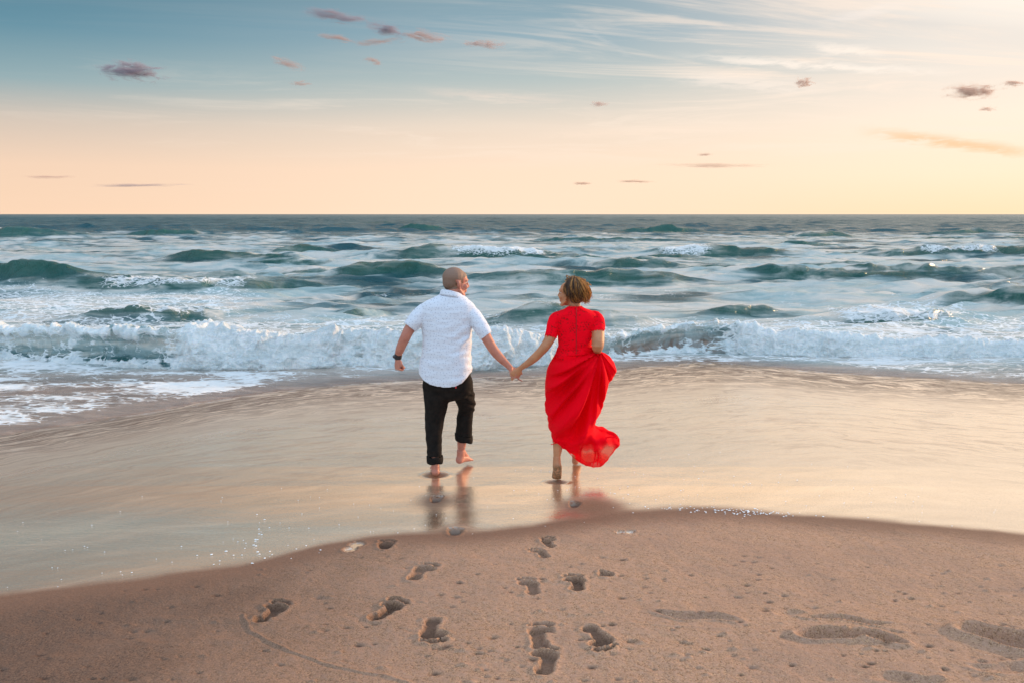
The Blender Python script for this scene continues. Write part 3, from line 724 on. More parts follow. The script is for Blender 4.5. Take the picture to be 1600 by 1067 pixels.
def remesh(mb, voxel, smooth=4):
    V, Fs = mb.arrays(); me = bpy.data.meshes.new('tmp'); me.from_pydata(V.tolist(), [], [tuple(int(i) for i in f) for f in Fs])
    bm = bmesh.new(); bm.from_mesh(me); bmesh.ops.recalc_face_normals(bm, faces=bm.faces); bm.to_mesh(me); bm.free()
    o = bpy.data.objects.new('tmp', me); C.objects.link(o)
    r = o.modifiers.new('r', 'REMESH'); r.mode = 'VOXEL'; r.voxel_size = voxel; r.adaptivity = 0
    if smooth:
        q = o.modifiers.new('s', 'SMOOTH'); q.factor = .5; q.iterations = smooth
    dg = bpy.context.evaluated_depsgraph_get(); dg.update(); e = o.evaluated_get(dg).to_mesh()
    Vn = np.zeros(len(e.vertices)*3, np.float32); e.vertices.foreach_get('co', Vn); Vn = Vn.reshape(-1, 3).astype(float)
    Nn = np.zeros(len(e.vertices)*3, np.float32); e.vertices.foreach_get('normal', Nn); Nn = Nn.reshape(-1, 3).astype(float)
    F_ = np.zeros(len(e.loops), np.int32); e.loops.foreach_get('vertex_index', F_)
    F_ = F_.reshape(-1, 4)
    bpy.data.objects.remove(o); bpy.data.meshes.remove(me)
    return Vn, F_, Nn
def cut(V, Fq, keep):
    """keep faces whose vertices all satisfy keep"""
    F2 = Fq[keep[Fq].all(1)]; idx, inv = np.unique(F2, return_inverse=True)
    return V[idx], inv.reshape(F2.shape), idx
def n3(V, f, seed, st=(1, 1, 1)): return perlin3(V[:, 0]*f*st[0], V[:, 1]*f*st[1], V[:, 2]*f*st[2], seed)
def solid(o, th, off=-1):
    m = o.modifiers.new('cloth', 'SOLIDIFY'); m.thickness = th; m.offset = off; return o
def rotz(a): c, s_ = math.cos(a), math.sin(a); return np.array([(c, -s_, 0), (s_, c, 0), (0, 0, 1)])
def rotx(a): c, s_ = math.cos(a), math.sin(a); return np.array([(1, 0, 0), (0, c, -s_), (0, s_, c)])
def roty(a): c, s_ = math.cos(a), math.sin(a); return np.array([(c, 0, s_), (0, 1, 0), (-s_, 0, c)])

def head(mb, o, M, k=1.0, fem=False):
    """o = centre of the head, M = rotation (local x = its right, y = where it looks, z = up)"""
    def E(c, r, Mr=None): mb.ell(o+M@(np.array(c)*k), np.array(r)*k, M if Mr is None else M@Mr)
    def Tt(ps, rs): mb.tube([o+M@(np.array(p)*k) for p in ps], np.array(rs)*k, seg=10, sub=2, ref=M@np.array([0.02, .05, 1]))
    E((0, -.018, .038), (.077, .096, .082)); E((0, -.045, .005), (.066, .064, .075))
    E((0, .028, .035), (.068, .066, .062)); E((0, .030, -.032), (.060, .062, .075))
    jw = .050 if fem else .057
    E((0, .030, -.072), (jw, .052, .036)); E((0, .074, -.100), (.021, .018, .017))
    for s_ in (-1, 1):
        E((s_*.038, .066, -.030), (.024, .026, .026)); Tt([(s_*.016, .091, .020), (s_*.036, .086, .024), (s_*.050, .070, .018)], [.010, .010, .009])
        E((s_*.077, -.004, -.012), (.007, .017, .031), rotx(-.2)@rotz(s_*-.35)); E((s_*.082, -.014, -.004), (.006, .010, .024), rotz(s_*-.5))
        E((s_*.073, .004, -.036), (.008, .010, .011)); E((s_*.011, .100, -.036), (.010, .011, .008))
        Tt([(s_*.062, .006, -.055), (s_*.052, .035, -.085), (s_*.022, .068, -.102)], [.014, .015, .014])
    Tt([(0, .090, .018), (0, .102, -.006), (0, .112, -.030)], [.009, .011, .013])
    Tt([(-.024, .084, -.062), (0, .097, -.059), (.024, .084, -.062)], [.006, .008, .006])
    Tt([(-.020, .083, -.073), (0, .095, -.073), (.020, .083, -.073)], [.006, .0085, .006])
def hand(mb, wpt, fwd, nrm_, side, curls, k=1.0, spread=.06, thumb=(.6, .5)):
    """wpt wrist, fwd along the palm, nrm_ out of the palm, side +1/-1 = where the thumb sits; curls = 4 tuples of three bends"""
    f = nrm(fwd); n = nrm(np.asarray(nrm_, float)-np.dot(nrm_, f)*f); s_ = np.cross(n, f)*side
    at = lambda a, b, c: np.asarray(wpt)+k*(f*a+s_*b+n*c)
    mb.tube([at(0, .0, 0), at(.03, .0, 0), at(.06, -.002, 0), at(.088, -.002, .002)], np.array([.027, .034, .040, .040])*k, np.array([.020, .016, .014, .012])*k, seg=16, ref=n)
    mb.ell(at(.035, .024, .012), np.array([.020, .014, .026])*k)
    for i, (b0, L, r) in enumerate(((.029, .078, .0092), (.010, .085, .0095), (-.010, .080, .0090), (-.028, .064, .0080))):
        p = at(.084 if i != 3 else .078, b0, 0); ang = 0; pts = [p]; rs = [r*1.1]; sp = b0*spread/.03
        for seg_, c in zip((.46, .30, .24), curls[i]):
            ang += c; d = nrm(f*math.cos(ang)+n*math.sin(ang)+s_*sp*math.cos(ang)); p = p+d*L*seg_*k; pts.append(p); rs.append(r*(1-.10*len(rs)))
        mb.tube(pts, np.array(rs)*k, seg=10, sub=3, ref=s_)
    p = at(.018, .030, .006); a, c = thumb
    d1 = nrm(f*math.cos(a)+s_*math.sin(a)+n*.35); q = p+d1*.036*k; d2 = nrm(f*math.cos(a-c)+s_*math.sin(a-c)+n*(.35+c*.6)); q2 = q+d2*.032*k; d3 = nrm(d2+n*.3-s_*.2*c); q3 = q2+d3*.024*k
    mb.tube([p, q, q2, q3], np.array([.015, .0125, .011, .009])*k, seg=10, sub=3, ref=n)
def foot(mb, ankle, heel, toe, k=1.0, side=1):
    """bare foot: ankle joint, heel centre, tip of the foot"""
    f = nrm(np.asarray(toe)-heel); up = nrm(np.asarray(ankle)-heel); sd = nrm(np.cross(f, up))*side; up = np.cross(sd, f)*side
    if up @ (np.asarray(ankle)-heel) < 0: up = -up
    L = np.linalg.norm(np.asarray(toe)-heel)
    mb.tube([ankle, ankle*.45+np.asarray(heel)*.55+f*.01, np.asarray(heel)+f*.005], np.array([.034, .033, .034])*k, np.array([.038, .038, .036])*k, seg=16, ref=f)
    mb.tube([heel, heel+f*L*.25+up*.010, heel+f*L*.5+up*.008, heel+f*L*.72, heel+f*L*.84-up*.004], np.array([.033, .033, .037, .044, .040])*k, np.array([.032, .036, .030, .020, .014])*k, seg=16, ref=up)
    mb.tube([ankle+f*.015, heel+f*L*.34+up*.045, heel+f*L*.6+up*.018], np.array([.032, .028, .024])*k, seg=12, ref=sd)
    for i, (b0, r, e) in enumerate(((-.030, .0125, 1.0), (-.011, .0095, .99), (.006, .009, .96), (.021, .0085, .92), (.034, .008, .87))):
        b = heel+f*L*.78+sd*b0*k; mb.tube([b, heel+f*L*(e-.06)+sd*b0*k*1.08, heel+f*L*e+sd*b0*k*1.08-up*.006], np.array([r, r, r*.95])*k, seg=8, sub=2, ref=up)

def skin_mat(name, col, col2, sss=.12):
    M, t, b = material(name)
    pos = t.node('ShaderNodeNewGeometry').outputs['Position']
    n = t.noise(pos, 14, 5, .6); n2 = t.noise(pos, 90, 3, .6)
    sandy = t.attr('sandy')
    c = t.mix(t.ss(n, .3, .7), col, col2); c = t.mix(t.m('MULTIPLY', t.ss(n2, .35, .55), sandy), c, (.16, .085, .035))
    t.put(b.inputs['Base Color'], c); b.inputs['Roughness'].default_value = .52
    b.inputs['Subsurface Weight'].default_value = sss; b.inputs['Subsurface Radius'].default_value = (.012, .005, .003); b.inputs['Subsurface Scale'].default_value = 1.0
    t.put(b.inputs['Normal'], t.bump(n2, .25, .003)); return M
M_skin1 = skin_mat('skin_ruddy', (.52, .215, .150), (.42, .155, .108))
M_skin2 = skin_mat('skin_tanned', (.52, .235, .115), (.42, .175, .080))
def plain(name, col, rough, **kw):
    M, t, b = material(name); b.inputs['Base Color'].default_value = (*col, 1); b.inputs['Roughness'].default_value = rough
    return M
M_eye = plain('eye', (.7, .66, .62), .15)

def empty(name, loc):
    o = bpy.data.objects.new(name, None); o.location = loc; o.empty_display_size = .2; C.objects.link(o); return o
def child(name, V, Fs, mat, root, **kw):
    V = np.asarray(V)-np.array(root.location); return link_mesh(name, V, Fs if isinstance(Fs, np.ndarray) else Fs, mat, parent=root, **kw)

# ------------------------------------------------------------------ the man
g = ground(680, 745); man = empty('person', (g[0], g[1], 0.0))
tag(man, 'man in a white dotted short sleeved shirt and black rolled trousers', 'person', 'couple running hand in hand')
mb = MB()
Y0 = 6.36
mb.ptube([(699,606,Y0,30,.62),(699,585,Y0,33,.66),(697,560,Y0,33,.70),(697,530,Y0+.01,33,.66),(698,505,Y0+.02,36,.56),(700,487,Y0+.03,38,.45),(703,472,Y0+.04,20,.6)], seg=28, ref=(0, 1, 0))
mb.ptube([(704,480,Y0+.04,14),(706,466,Y0+.05,11.8,1.05),(709,452,Y0+.06,11.5,1.05)], seg=18)
MR = rotz(-R(61))@rotx(-R(4)); HO = P(712, 441.5, 6.43)
head(mb, HO, MR, 1.0)
A_L = [(662,487,Y0+.03,10.5),(652,500,Y0+.01,9.8),(640,514,Y0-.01,8.6),(633.5,527,Y0-.02,8.0),(629,536,Y0,7.5),(625,546,Y0+.03,6.9),(622,554,Y0+.05,5.4,.85),(621.3,559,Y0+.06,5.0,.8)]
A_R = [(735,488,Y0+.03,10.5),(747,504,Y0,9.8),(758,524,Y0-.04,8.6),(766.5,539,Y0-.05,7.9),(774,550,Y0-.05,7.6),(784,561,Y0-.05,6.6),(792,569,Y0-.055,5.2,.9),(797,574,Y0-.06,4.8,.8)]
mb.ptube(A_L, seg=18); mb.ptube(A_R, seg=18)
tight = [(1.25, 1.5, 1.1)]*4
hand(mb, P(621.2, 560, Y0+.06), P(620.5, 580, Y0+.06)-P(621.2, 560, Y0+.06), (.75, .55, .25), -1, tight, .98, .02, (.35, 1.0))
# right hand, holding hers
WR = P(797.5, 574.5, Y0-.06)
hand(mb, WR, P(804, 589, Y0-.06)-WR, (.75, -.45, .25), 1, [(.25, .35, .3), (1.15, 1.3, .6), (1.2, 1.3, .6), (1.2, 1.3, .6)], .92, .03, (.5, .3))
# legs
LH, LT = np.array([P(680.5, 740, 6.33)[0], 6.335, .032]), np.array([P(677, 740, 6.33)[0]-.01, 6.56, .012])
LA = P(680, 727, 6.35)
mb.ptube([(684,598,Y0,18),(682,625,Y0+.01,16),(680,655,Y0+.03,11.5),(679,680,Y0,11),(679.5,705,Y0-.005,8.2),(680,722,Y0-.01,6.8)], seg=18)
foot(mb, LA, LH, LT, 1.0, -1)
RH = P(717.5, 718.5, 6.56); RT = P(736, 715.5, 6.72); RA = P(720, 704, 6.57)
mb.ptube([(718,598,Y0,18),(725,622,Y0+.08,14.5),(729,640,Y0+.17,11.5),(726,660,Y0+.18,11),(722.5,682,Y0+.19,8.2),(721,698,Y0+.21,6.6)], seg=18)
foot(mb, RA, RH, RT, .98, 1)
V, Fq, Nn = remesh(mb, .0042, 5)
u_, v_ = proj(V); sandy = .5*sst(v_, 738, 745)
cov = sst(v_, 462, 474)*sst(u_, 640, 652)*sst(u_, 757, 746)*sst(v_, 720, 700)*((u_ > 662) | (v_ < 505))
cov = cov*np.where((v_ > 520) & (u_ > 737) & (v_ < 585), 0, 1)*np.where(u_ > 703, sst(v_, 688, 672), 1)
V = V-Nn*(.016*cov)[:, None]
body = child('body', V, Fq, M_skin1, man, attrs=dict(sandy=sandy))
# cropped hair: a thin cap following the skull
Lh = (V-HO)@MR                                              # local head coordinates
hl = np.where(Lh[:, 1] > 0, .040+.25*np.clip(Lh[:, 1]-.03, 0, 1), -.045+Lh[:, 1]*.2)
hl = np.where((Lh[:, 1] > -.012) & (Lh[:, 1] < .035), np.minimum(hl, -.008+.0*Lh[:, 1]), hl)
ear = (abs(Lh[:, 0]) > .070) & (Lh[:, 1] > -.035) & (Lh[:, 1] < .018) & (Lh[:, 2] < .024)
keep = (Lh[:, 2] > hl) & (Lh[:, 1] < .075) & (np.linalg.norm(Lh, axis=1) < .16) & ~ear & (Lh[:, 2] > -.075)
Vc, Fc2, idx = cut(V+Nn*.0022, Fq, keep)
M_crop, t, b = material('cropped_hair')
pos = t.node('ShaderNodeNewGeometry').outputs['Position']
t.put(b.inputs['Base Color'], t.mix(t.ss(t.noise(pos, 380, 3, .7), .3, .7), t.mix(t.ss(t.sep(pos)[2], 1.54, 1.66), (.105, .070, .045), (.20, .125, .090)), (.25, .15, .105)))
b.inputs['Roughness'].default_value = .6; t.put(b.inputs['Normal'], t.bump(t.noise(pos, 500, 2, .6), .5, .002))
child('hair', Vc, Fc2, M_crop, man)
for s_ in (-1, 1):
    e = MB().ell(HO+MR@np.array([s_*.030, .071, .003]), (.0115, .0115, .0115), None, 12, 8); child('eye', *e.arrays(), M_eye, man)
# shirt
sh = MB()
rows = [(456,691,717,.060),(461,686,723,.075),(466,675,729,.090),(470,666,733,.100),(476,657,739,.112),(483,653,743,.120),(492,655,742,.128),(510,658,737.5,.137),(531,660.5,736,.142),(550,659.5,735.5,.150),(569,655.8,737,.156),(584,655,737.5,.158),(600,656,736,.155),(612,658,734,.15)]
ps, ra, rb = [], [], []
for v, a, b2, th in rows:
    y = Y0+.02+.03*(1-(v-456)/156); ps.append(P((a+b2)/2, v, y)); ra.append((b2-a)/2*s_at(y)); rb.append(th)
sh.tube(ps, ra, rb, seg=48, sub=4, ref=(0, 1, 0), power=2.35, level=True)
sh.ptube([(668,484,Y0+.03,12.5),(659,491,Y0+.02,13.2),(648,503,Y0,12.6),(640.5,512,Y0-.01,11.8),(635,519,Y0-.01,11.6)], seg=24)
sh.ptube([(730,487,Y0+.03,12.5),(740,496,Y0+.02,13),(750,509,Y0-.01,12),(757.5,522,Y0-.035,10.8),(763,531,Y0-.04,10.6)], seg=24)
V, Fq, Nn = remesh(sh, .0045, 7)
u_, v_ = proj(V)
q = V*1.0
w1 = n3(V, 6.5, 201, (1, 1, 1.6)); w2 = n3(V, 15, 202, (.7, .7, 1.9))
dg_ = (u_*.55+v_*.83)                                           # creases slanting down from the right armpit
creaseR = np.sin(dg_*.42+3*w1)*np.exp(-(((u_-722)/20)**2+((v_-532)/26)**2))
low = np.sin(v_*.36+u_*.05+4*w1+u_*.02)*sst(v_, 545, 575)*sst(u_, 665, 730)
wr = .0055*w1+.0030*w2+.0045*creaseR+.0022*low+.0012*n3(V, 34, 203)
wr += .004*np.sin((u_-697)*.10)*sst(v_, 540, 600)
V = V+Nn*(1.1*wr)[:, None]
hem = np.interp(u_, [650,655,662,672,682,697,711,722,735,742], [580,584,594,601,604,605.5,604,598,583,578])
dl = (u_-640.3)*(-.63)+(v_-512)*.78; dr = (u_-759)*.57+(v_-525.5)*.82
keep = (v_ < hem) & ~((dl > 0) & (u_ < 656) & (v_ < 530)) & ~((dr > 0) & (u_ > 742) & (v_ < 545)) & ~((v_ < 461.5) & (V[:, 2] > HO[2]-.105-.1*(u_-705)*s_at(6.4)))
V2, F2, idx = cut(V, Fq, keep)
M_shirt, t, b = material('dotted_shirt')
pos = t.node('ShaderNodeNewGeometry').outputs['Position']
px_, py_, pz_ = t.sep(pos)
vo = t.node('ShaderNodeTexVoronoi', {'Vector': t.comb(t.m('ADD', px_, t.m('MULTIPLY', py_, .25)), pz_), 'Scale': 43.0, 'Randomness': .8}, feature='F1', voronoi_dimensions='2D')
dot = t.ss(vo.outputs['Distance'], .18, .09)
t.put(b.inputs['Base Color'], t.mix(t.m('MULTIPLY', dot, .5), (.66, .71, .80), (.10, .14, .25)))
b.inputs['Roughness'].default_value = .8; b.inputs['Sheen Weight'].default_value = .15
b.inputs['Subsurface Weight'].default_value = .1; b.inputs['Subsurface Radius'].default_value = (.02, .02, .02)
wv = t.noise(pos, 260, 3, .6); cr = t.noise(t.node('ShaderNodeVectorMath', {0: pos, 1: (14, 14, 30)}, operation='MULTIPLY').outputs[0], 1.0, 4, .6, .5)
t.put(b.inputs['Normal'], t.bump(t.m('ADD', t.m('MULTIPLY', wv, .08), cr), .35, .010))
solid(child('shirt', V2, F2, M_shirt, man), .004)
# collar: a folded band round the neck
cb = MB(); cs = []
nv = 40; prof_c = [(.000, -.012, 1.10), (.004, .012, 1.02), (.006, .030, .97), (.004, .034, .99), (.000, .026, 1.08), (-.002, .004, 1.17), (0, -.010, 1.26)]
cc = P(706, 463, 6.415); ring = []
for k in range(nv):
    a = k/nv*2*math.pi; row = []
    for (_, dz, rr) in prof_c: row.append(cc+np.array([math.cos(a)*.083*rr, math.sin(a)*.076*rr, dz-.018*math.cos(a)-.018*math.sin(a)]))
    ring.append(row)
ring = np.array(ring)
solid(child('collar', ring.reshape(-1, 3), gridfaces(nv, len(prof_c)).tolist()+[(( nv-1)*len(prof_c)+j, (nv-1)*len(prof_c)+j+1, j+1, j) for j in range(len(prof_c)-1)], M_shirt, man), .003)
# trousers
tr = MB()
tr.ptube([(699,572,Y0+.01,34,.55),(699,590,Y0+.01,37.5,.60),(699.5,604,Y0+.01,39,.62),(699.5,609,Y0+.01,37,.58)], seg=36, power=2.3, level=True)
tr.ptube([(682,598,Y0+.01,21.5),(681.8,620,Y0+.01,20.5,.95),(680.5,642,Y0+.02,17),(678.7,660,Y0+.02,14.8),(678,680,Y0+.01,13),(678.6,700,Y0,12),(679,716,Y0-.005,11.6)], seg=26)
tr.ptube([(718,598,Y0+.02,21),(724,615,Y0+.07,17),(729,630,Y0+.13,14.5),(728,642,Y0+.17,12.5),(726,655,Y0+.17,12.6),(725,670,Y0+.18,13),(724,683,Y0+.19,13.3)], seg=26)
V, Fq, Nn = remesh(tr, .0048, 6); u_, v_ = proj(V)
w1 = n3(V, 9, 211, (1, 1, 1.6)); w2 = n3(V, 22, 212, (.8, .8, 2))
kn = np.sin((v_-.35*u_)*.55+2*w1)*np.exp(-(((u_-736)/13)**2+((v_-628)/15)**2))
V = V+Nn*(.004*w1+.0012*w2+.007*kn+.0025*np.sin(v_*.35+2*w1)*sst(v_, 650, 700))[:, None]
keep = ~((u_ < 700) & (v_ > 714)) & ~((u_ > 703) & (v_ > 682+.12*(u_-724))) & (v_ > 576)
V2, F2, _ = cut(V, Fq, keep)
M_tr, t, b = material('black_trousers')
pos = t.node('ShaderNodeNewGeometry').outputs['Position']
t.put(b.inputs['Base Color'], t.mix(t.ss(t.noise(pos, 25, 5, .6), .3, .7), (.008, .007, .0065), (.017, .013, .011)))
b.inputs['Roughness'].default_value = .85; b.inputs['Specular IOR Level'].default_value = .12; t.put(b.inputs['Normal'], t.bump(t.noise(pos, 300, 3, .6), .4, .003))
tro = solid(child('trousers', V2, F2, M_tr, man), .004)
def cuff(u0, u1, va, vb, y, tilt):
    nv, s0 = 40, s_at(y); rr = (u1-u0)/2*s0; Vv = []; pr = [(.93, 0), (1.0, .04), (1.03, .3), (1.03, .7), (1.01, .97), (.94, 1.0), (.86, .9), (.84, .5)]
    top = P((u0+u1)/2, va, y); bot = P((u0+u1)/2, vb, y)
    for k in range(nv):
        a = k/nv*2*math.pi
        for r_, h_ in pr:
            p = top+(bot-top)*h_; wb = 1+.035*math.sin(3*a+h_*2)+.02*math.sin(7*a)
            Vv.append(p+np.array([math.cos(a)*rr*r_*wb, math.sin(a)*rr*r_*wb*.95, -tilt*math.cos(a)*rr+.004*math.sin(4*a)]))
    n = len(pr); Fs = [(k*n+j, ((k+1) % nv)*n+j, ((k+1) % nv)*n+j+1, k*n+j+1) for k in range(nv) for j in range(n-1)]
    o = child('cuff', np.array(Vv), Fs, M_tr, tro_root); return o
tro_root = man
for args in ((666.2,691.8,711.5,722.3,Y0-.005,.03),(710.5,738,678,688.5,Y0+.19,.22)): 
    o = cuff(*args); o.parent = tro; 
# small red tab under the shirt hem
M_red_tab = plain('red_tab', (.6, .02, .03), .6); c0 = P(712.3, 604.8, Y0-.14)
tb = MB().tube([c0+np.array([0, 0, .006]), c0-np.array([0, 0, .006])], [.004, .004], [.002, .002], seg=8, sub=1)
o = child('tab', *tb.arrays(), M_red_tab, man); o.parent = tro
# wrist watch
M_wb = plain('watch_strap', (.012, .012, .013), .45); M_wf = plain('watch_face', (.03, .03, .035), .12)
a0, a1 = P(622.4, 553.5, Y0+.05), P(621.6, 558.5, Y0+.058)
bw = MB().tube([a0, (a0+a1)/2, a1], np.array([.031, .0322, .031]), np.array([.027, .028, .027]), seg=26, sub=2, power=2.4)
wo = child('wristwatch', *bw.arrays(), M_wb, man)
fc = MB().tube([(a0+a1)/2+np.array([-.022, -.018, 0]), (a0+a1)/2+np.array([-.030, -.024, 0])], [.014, .013], [.015, .014], seg=20, sub=1, ref=(0, 0, 1))
o = child('watch_face', *fc.arrays(), M_wf, man); o.parent = wo

# ------------------------------------------------------------------ the woman
g = ground(869, 752); wom = empty('person', (g[0], g[1], 0.0))
tag(wom, 'woman with short wavy golden brown hair in a long flowing red dress', 'person', 'couple running hand in hand')
Y1 = 6.24
mb = MB()
mb.ptube([(899,590,Y1,20,.7),(898,570,Y1,23,.7),(898,545,Y1+.01,22,.62),(898,525,Y1+.02,23,.6),(899,508,Y1+.02,25,.55),(899,496,Y1+.03,27,.42),(898,486,Y1+.03,14,.7)], seg=26)
mb.ptube([(898,492,Y1+.03,10),(898,479,Y1+.04,9),(896,466,Y1+.05,9.4)], seg=16)
MW = rotz(R(57))@rotx(R(3)); HW = P(891.5, 459, 6.30)
head(mb, HW, MW, .93, True)
B_L = [(870,497,Y1+.03,8.6),(865,510,Y1+.01,8.6),(860,527,Y1-.02,8.4),(852.5,540,Y1-.04,7.8),(845,549,Y1-.04,6.9),(835,559,Y1-.02,6.7),(825,567,Y1,5.4),(816,573,Y1+.02,4.3,.8),(812,576,Y1+.03,4.2,.75)]
mb.ptube(B_L, seg=18)
mb.ptube([(932,497,Y1+.03,8.4),(934,512,Y1-.01,9.6),(934.5,527,Y1-.06,9.9),(934,540,Y1-.10,9.4),(933.5,545,Y1-.05,7.5),(933,548,Y1+.05,6.3),(930,553,Y1+.15,5)], seg=18)
hand(mb, P(930, 553, Y1+.16), (-.1, .8, -.2), (-.9, 0, -.3), -1, tight, .85, .02, (.4, .9))
WW = P(812.5, 575.8, Y1+.03)
hand(mb, WW, P(801.5, 586.5, Y1+.03)-WW, (-.25, .85, -.2), -1, [(.55, 1.1, .7), (.6, 1.2, .8), (.65, 1.2, .8), (.7, 1.2, .8)], .86, .04, (.35, .4))
# planted leg: heel raised, weight on the toes
ga = P(870, 715, 6.24); hl_ = P(871.5, 727, 6.215); to = np.array([P(870, 752, 6.2)[0], 6.235, .010])
mb.ptube([(884,585,Y1,15),(880,625,Y1+.03,12.5),(877,660,Y1+.06,9.4),(873.5,682,Y1+.03,9.6),(871.5,700,Y1+.01,7.4),(870.2,713,Y1,5.6)], seg=18)
foot(mb, ga, hl_, to+np.array([0, .02, 0]), .93, -1)
mb.tube([hl_, hl_*.5+to*.5+np.array([0, -.012, 0]), to+np.array([0, -.01, .012])], [.034, .038, .040], [.020, .018, .018], seg=14)
# raised foot
r0 = P(899, 720, 6.56); 
mb.ptube([(908,590,Y1,15),(907,630,Y1+.10,12),(905,658,Y1+.18,9),(902,682,Y1+.24,9),(900,700,Y1+.29,6.6),(899.3,709,Y1+.31,5.5)], seg=18)
foot(mb, P(899.3, 711, 6.56), P(899, 720.5, 6.56), P(902, 716, 6.74), .9, 1)
V, Fq, Nn = remesh(mb, .0042, 5); u_, v_ = proj(V)
sandy = sst(v_, 722, 730)*(u_ < 888)*1.0
cov = sst(v_, 484, 492)*sst(v_, 692, 675)*((u_ > 869) | ((v_ < 515) & (u_ > 858)) | (v_ > 590))*np.where((u_ > 924) & (v_ > 508) & (v_ < 560), 0, 1)
V = V-Nn*(.016*cov*np.where(v_ > 545, 1.6, 1))[:, None]
child('body', V, Fq, M_skin2, wom, attrs=dict(sandy=sandy))
for s_ in (-1, 1):
    e = MB().ell(HW+MW@(np.array([s_*.030, .070, .003])*.93), (.0108, .0108, .0108), None, 12, 8); child('eye', *e.arrays(), M_eye, wom)
# hair
M_hair, t, b = material('wavy_hair')
ca = t.attr('tone'); pos = t.node('ShaderNodeNewGeometry').outputs['Position']
hc = t.ramp(ca, [(0, (.035, .016, .007, 1)), (.38, (.10, .042, .013, 1)), (.62, (.33, .135, .026, 1)), (1, (.70, .34, .08, 1))])
t.put(b.inputs['Base Color'], hc); b.inputs['Roughness'].default_value = .42; b.inputs['Sheen Weight'].default_value = .2
t.put(b.inputs['Normal'], t.bump(t.noise(pos, 340, 3, .6), .5, .003))
tr_ = t.node('ShaderNodeBsdfTranslucent', {'Color': hc}); mx = t.node('ShaderNodeMixShader', {0: .42, 1: b.outputs[0], 2: tr_.outputs[0]})
t.put(M_hair.node_tree.nodes['Material Output'].inputs[0], mx.outputs[0])
hm = MB(); tones = []
HC = HW+MW@np.array([0, -.028, .022]); RX = np.array([.100, .108, .108])
hm.ell(HC+MW@np.array([0, -.012, .0]), RX*.93, MW, 26, 18); tones += [.2]*hm.n
# keep the face free of the base cap: squash the front
base = hm.v[0]; L = (base-HC)@MW; fr = L[:, 1] > .045
L[fr, 1] = .045+(L[fr, 1]-.045)*.15; L[:, 2] = np.where((L[:, 1] > .0) & (L[:, 2] < -.02), -.02+(L[:, 2]+.02)*.3, L[:, 2]); hm.v[0] = L@MW.T+HC
rs = np.random.default_rng(5)
for k in range(520):
    azd = rs.uniform(-180, 180)                                   # direction the lock falls, 0 = over the face
    if abs(azd) < 68: azd = math.copysign(68+rs.uniform(0, 30), azd)
    a = R(azd); e1 = R(rs.uniform(70, 92)); e2 = R(rs.uniform(-58, -18) if abs(azd) > 95 else rs.uniform(-40, 5))
    n = 12; pts = []; ph = rs.uniform(0, 6.28); am = rs.uniform(.06, .20); fr_ = rs.uniform(2.0, 3.6); lift = rs.uniform(.96, 1.08)
    for i in range(n):
        t_ = i/(n-1); el_ = e1+(e2-e1)*t_**.9; aa = a+am*math.sin(fr_*t_*2+ph)*t_
        rr = lift*(1+.10*t_*math.sin(fr_*1.3*t_+ph)+.05*t_)
        p = np.array([math.sin(aa)*math.cos(el_)*RX[0], math.cos(aa)*math.cos(el_)*RX[1], math.sin(el_)*RX[2]])*rr
        pw = HC+MW@p; pw = pw+np.array([.030, -.006, .008])*t_*t_*(1 if rs.random() < .9 else 1.6)
        pts.append(pw)
    r0_ = rs.uniform(.0016, .0042); tap = np.clip(1.15-np.linspace(0, 1, n)**3, .15, 1)
    n0 = hm.n; hm.tube(pts, r0_*tap*1.3, r0_*tap*.7, seg=6, sub=2, ref=(0.1, .3, .9)); 
    tone = np.clip(rs.normal(.34+.42*float((pts[-1]-HC)[0] > .02), .30), 0, 1); tones += [tone]*(hm.n-n0)  # locks on the right get a golden light rim painted into their tone
# windblown tufts on the crown and loose ends on the right
for k in range(150):
    top = k < 45
    p0 = HC+MW@(RX*nrm([rs.normal(0, .5), rs.normal(-.1, .5), 1.0])) if top else HC+RX*nrm([.9, -.5+rs.normal(0, .35), rs.uniform(-.9, .4)])*.98
    d = np.array([rs.uniform(-.01, .04), rs.normal(-.005, .015), rs.uniform(.000, .010)]) if top else np.array([rs.uniform(.01, .03), rs.normal(0, .01), rs.uniform(-.02, .012)])
    cu2 = rs.normal(0, .010, 3)
    pts = [p0-d*.3, p0+d*.5+cu2, p0+d*1.1-cu2*.3+np.array([0, 0, -.004]), p0+d*1.5+np.array([.004, 0, -.014])+cu2*.5]
    n0 = hm.n; r_ = rs.uniform(.0012, .0035) if not top else rs.uniform(.002, .0045); hm.tube(pts, np.array([1, 1, .7, .2])*r_, seg=6, sub=4, ref=(0.1, .9, .2)); tones += [np.clip(rs.normal(.72, .18), 0, 1)]*(hm.n-n0)
Vh, Fh = hm.arrays(); child('hair', Vh, Fh, M_hair, wom, attrs=dict(tone=np.array(tones)))
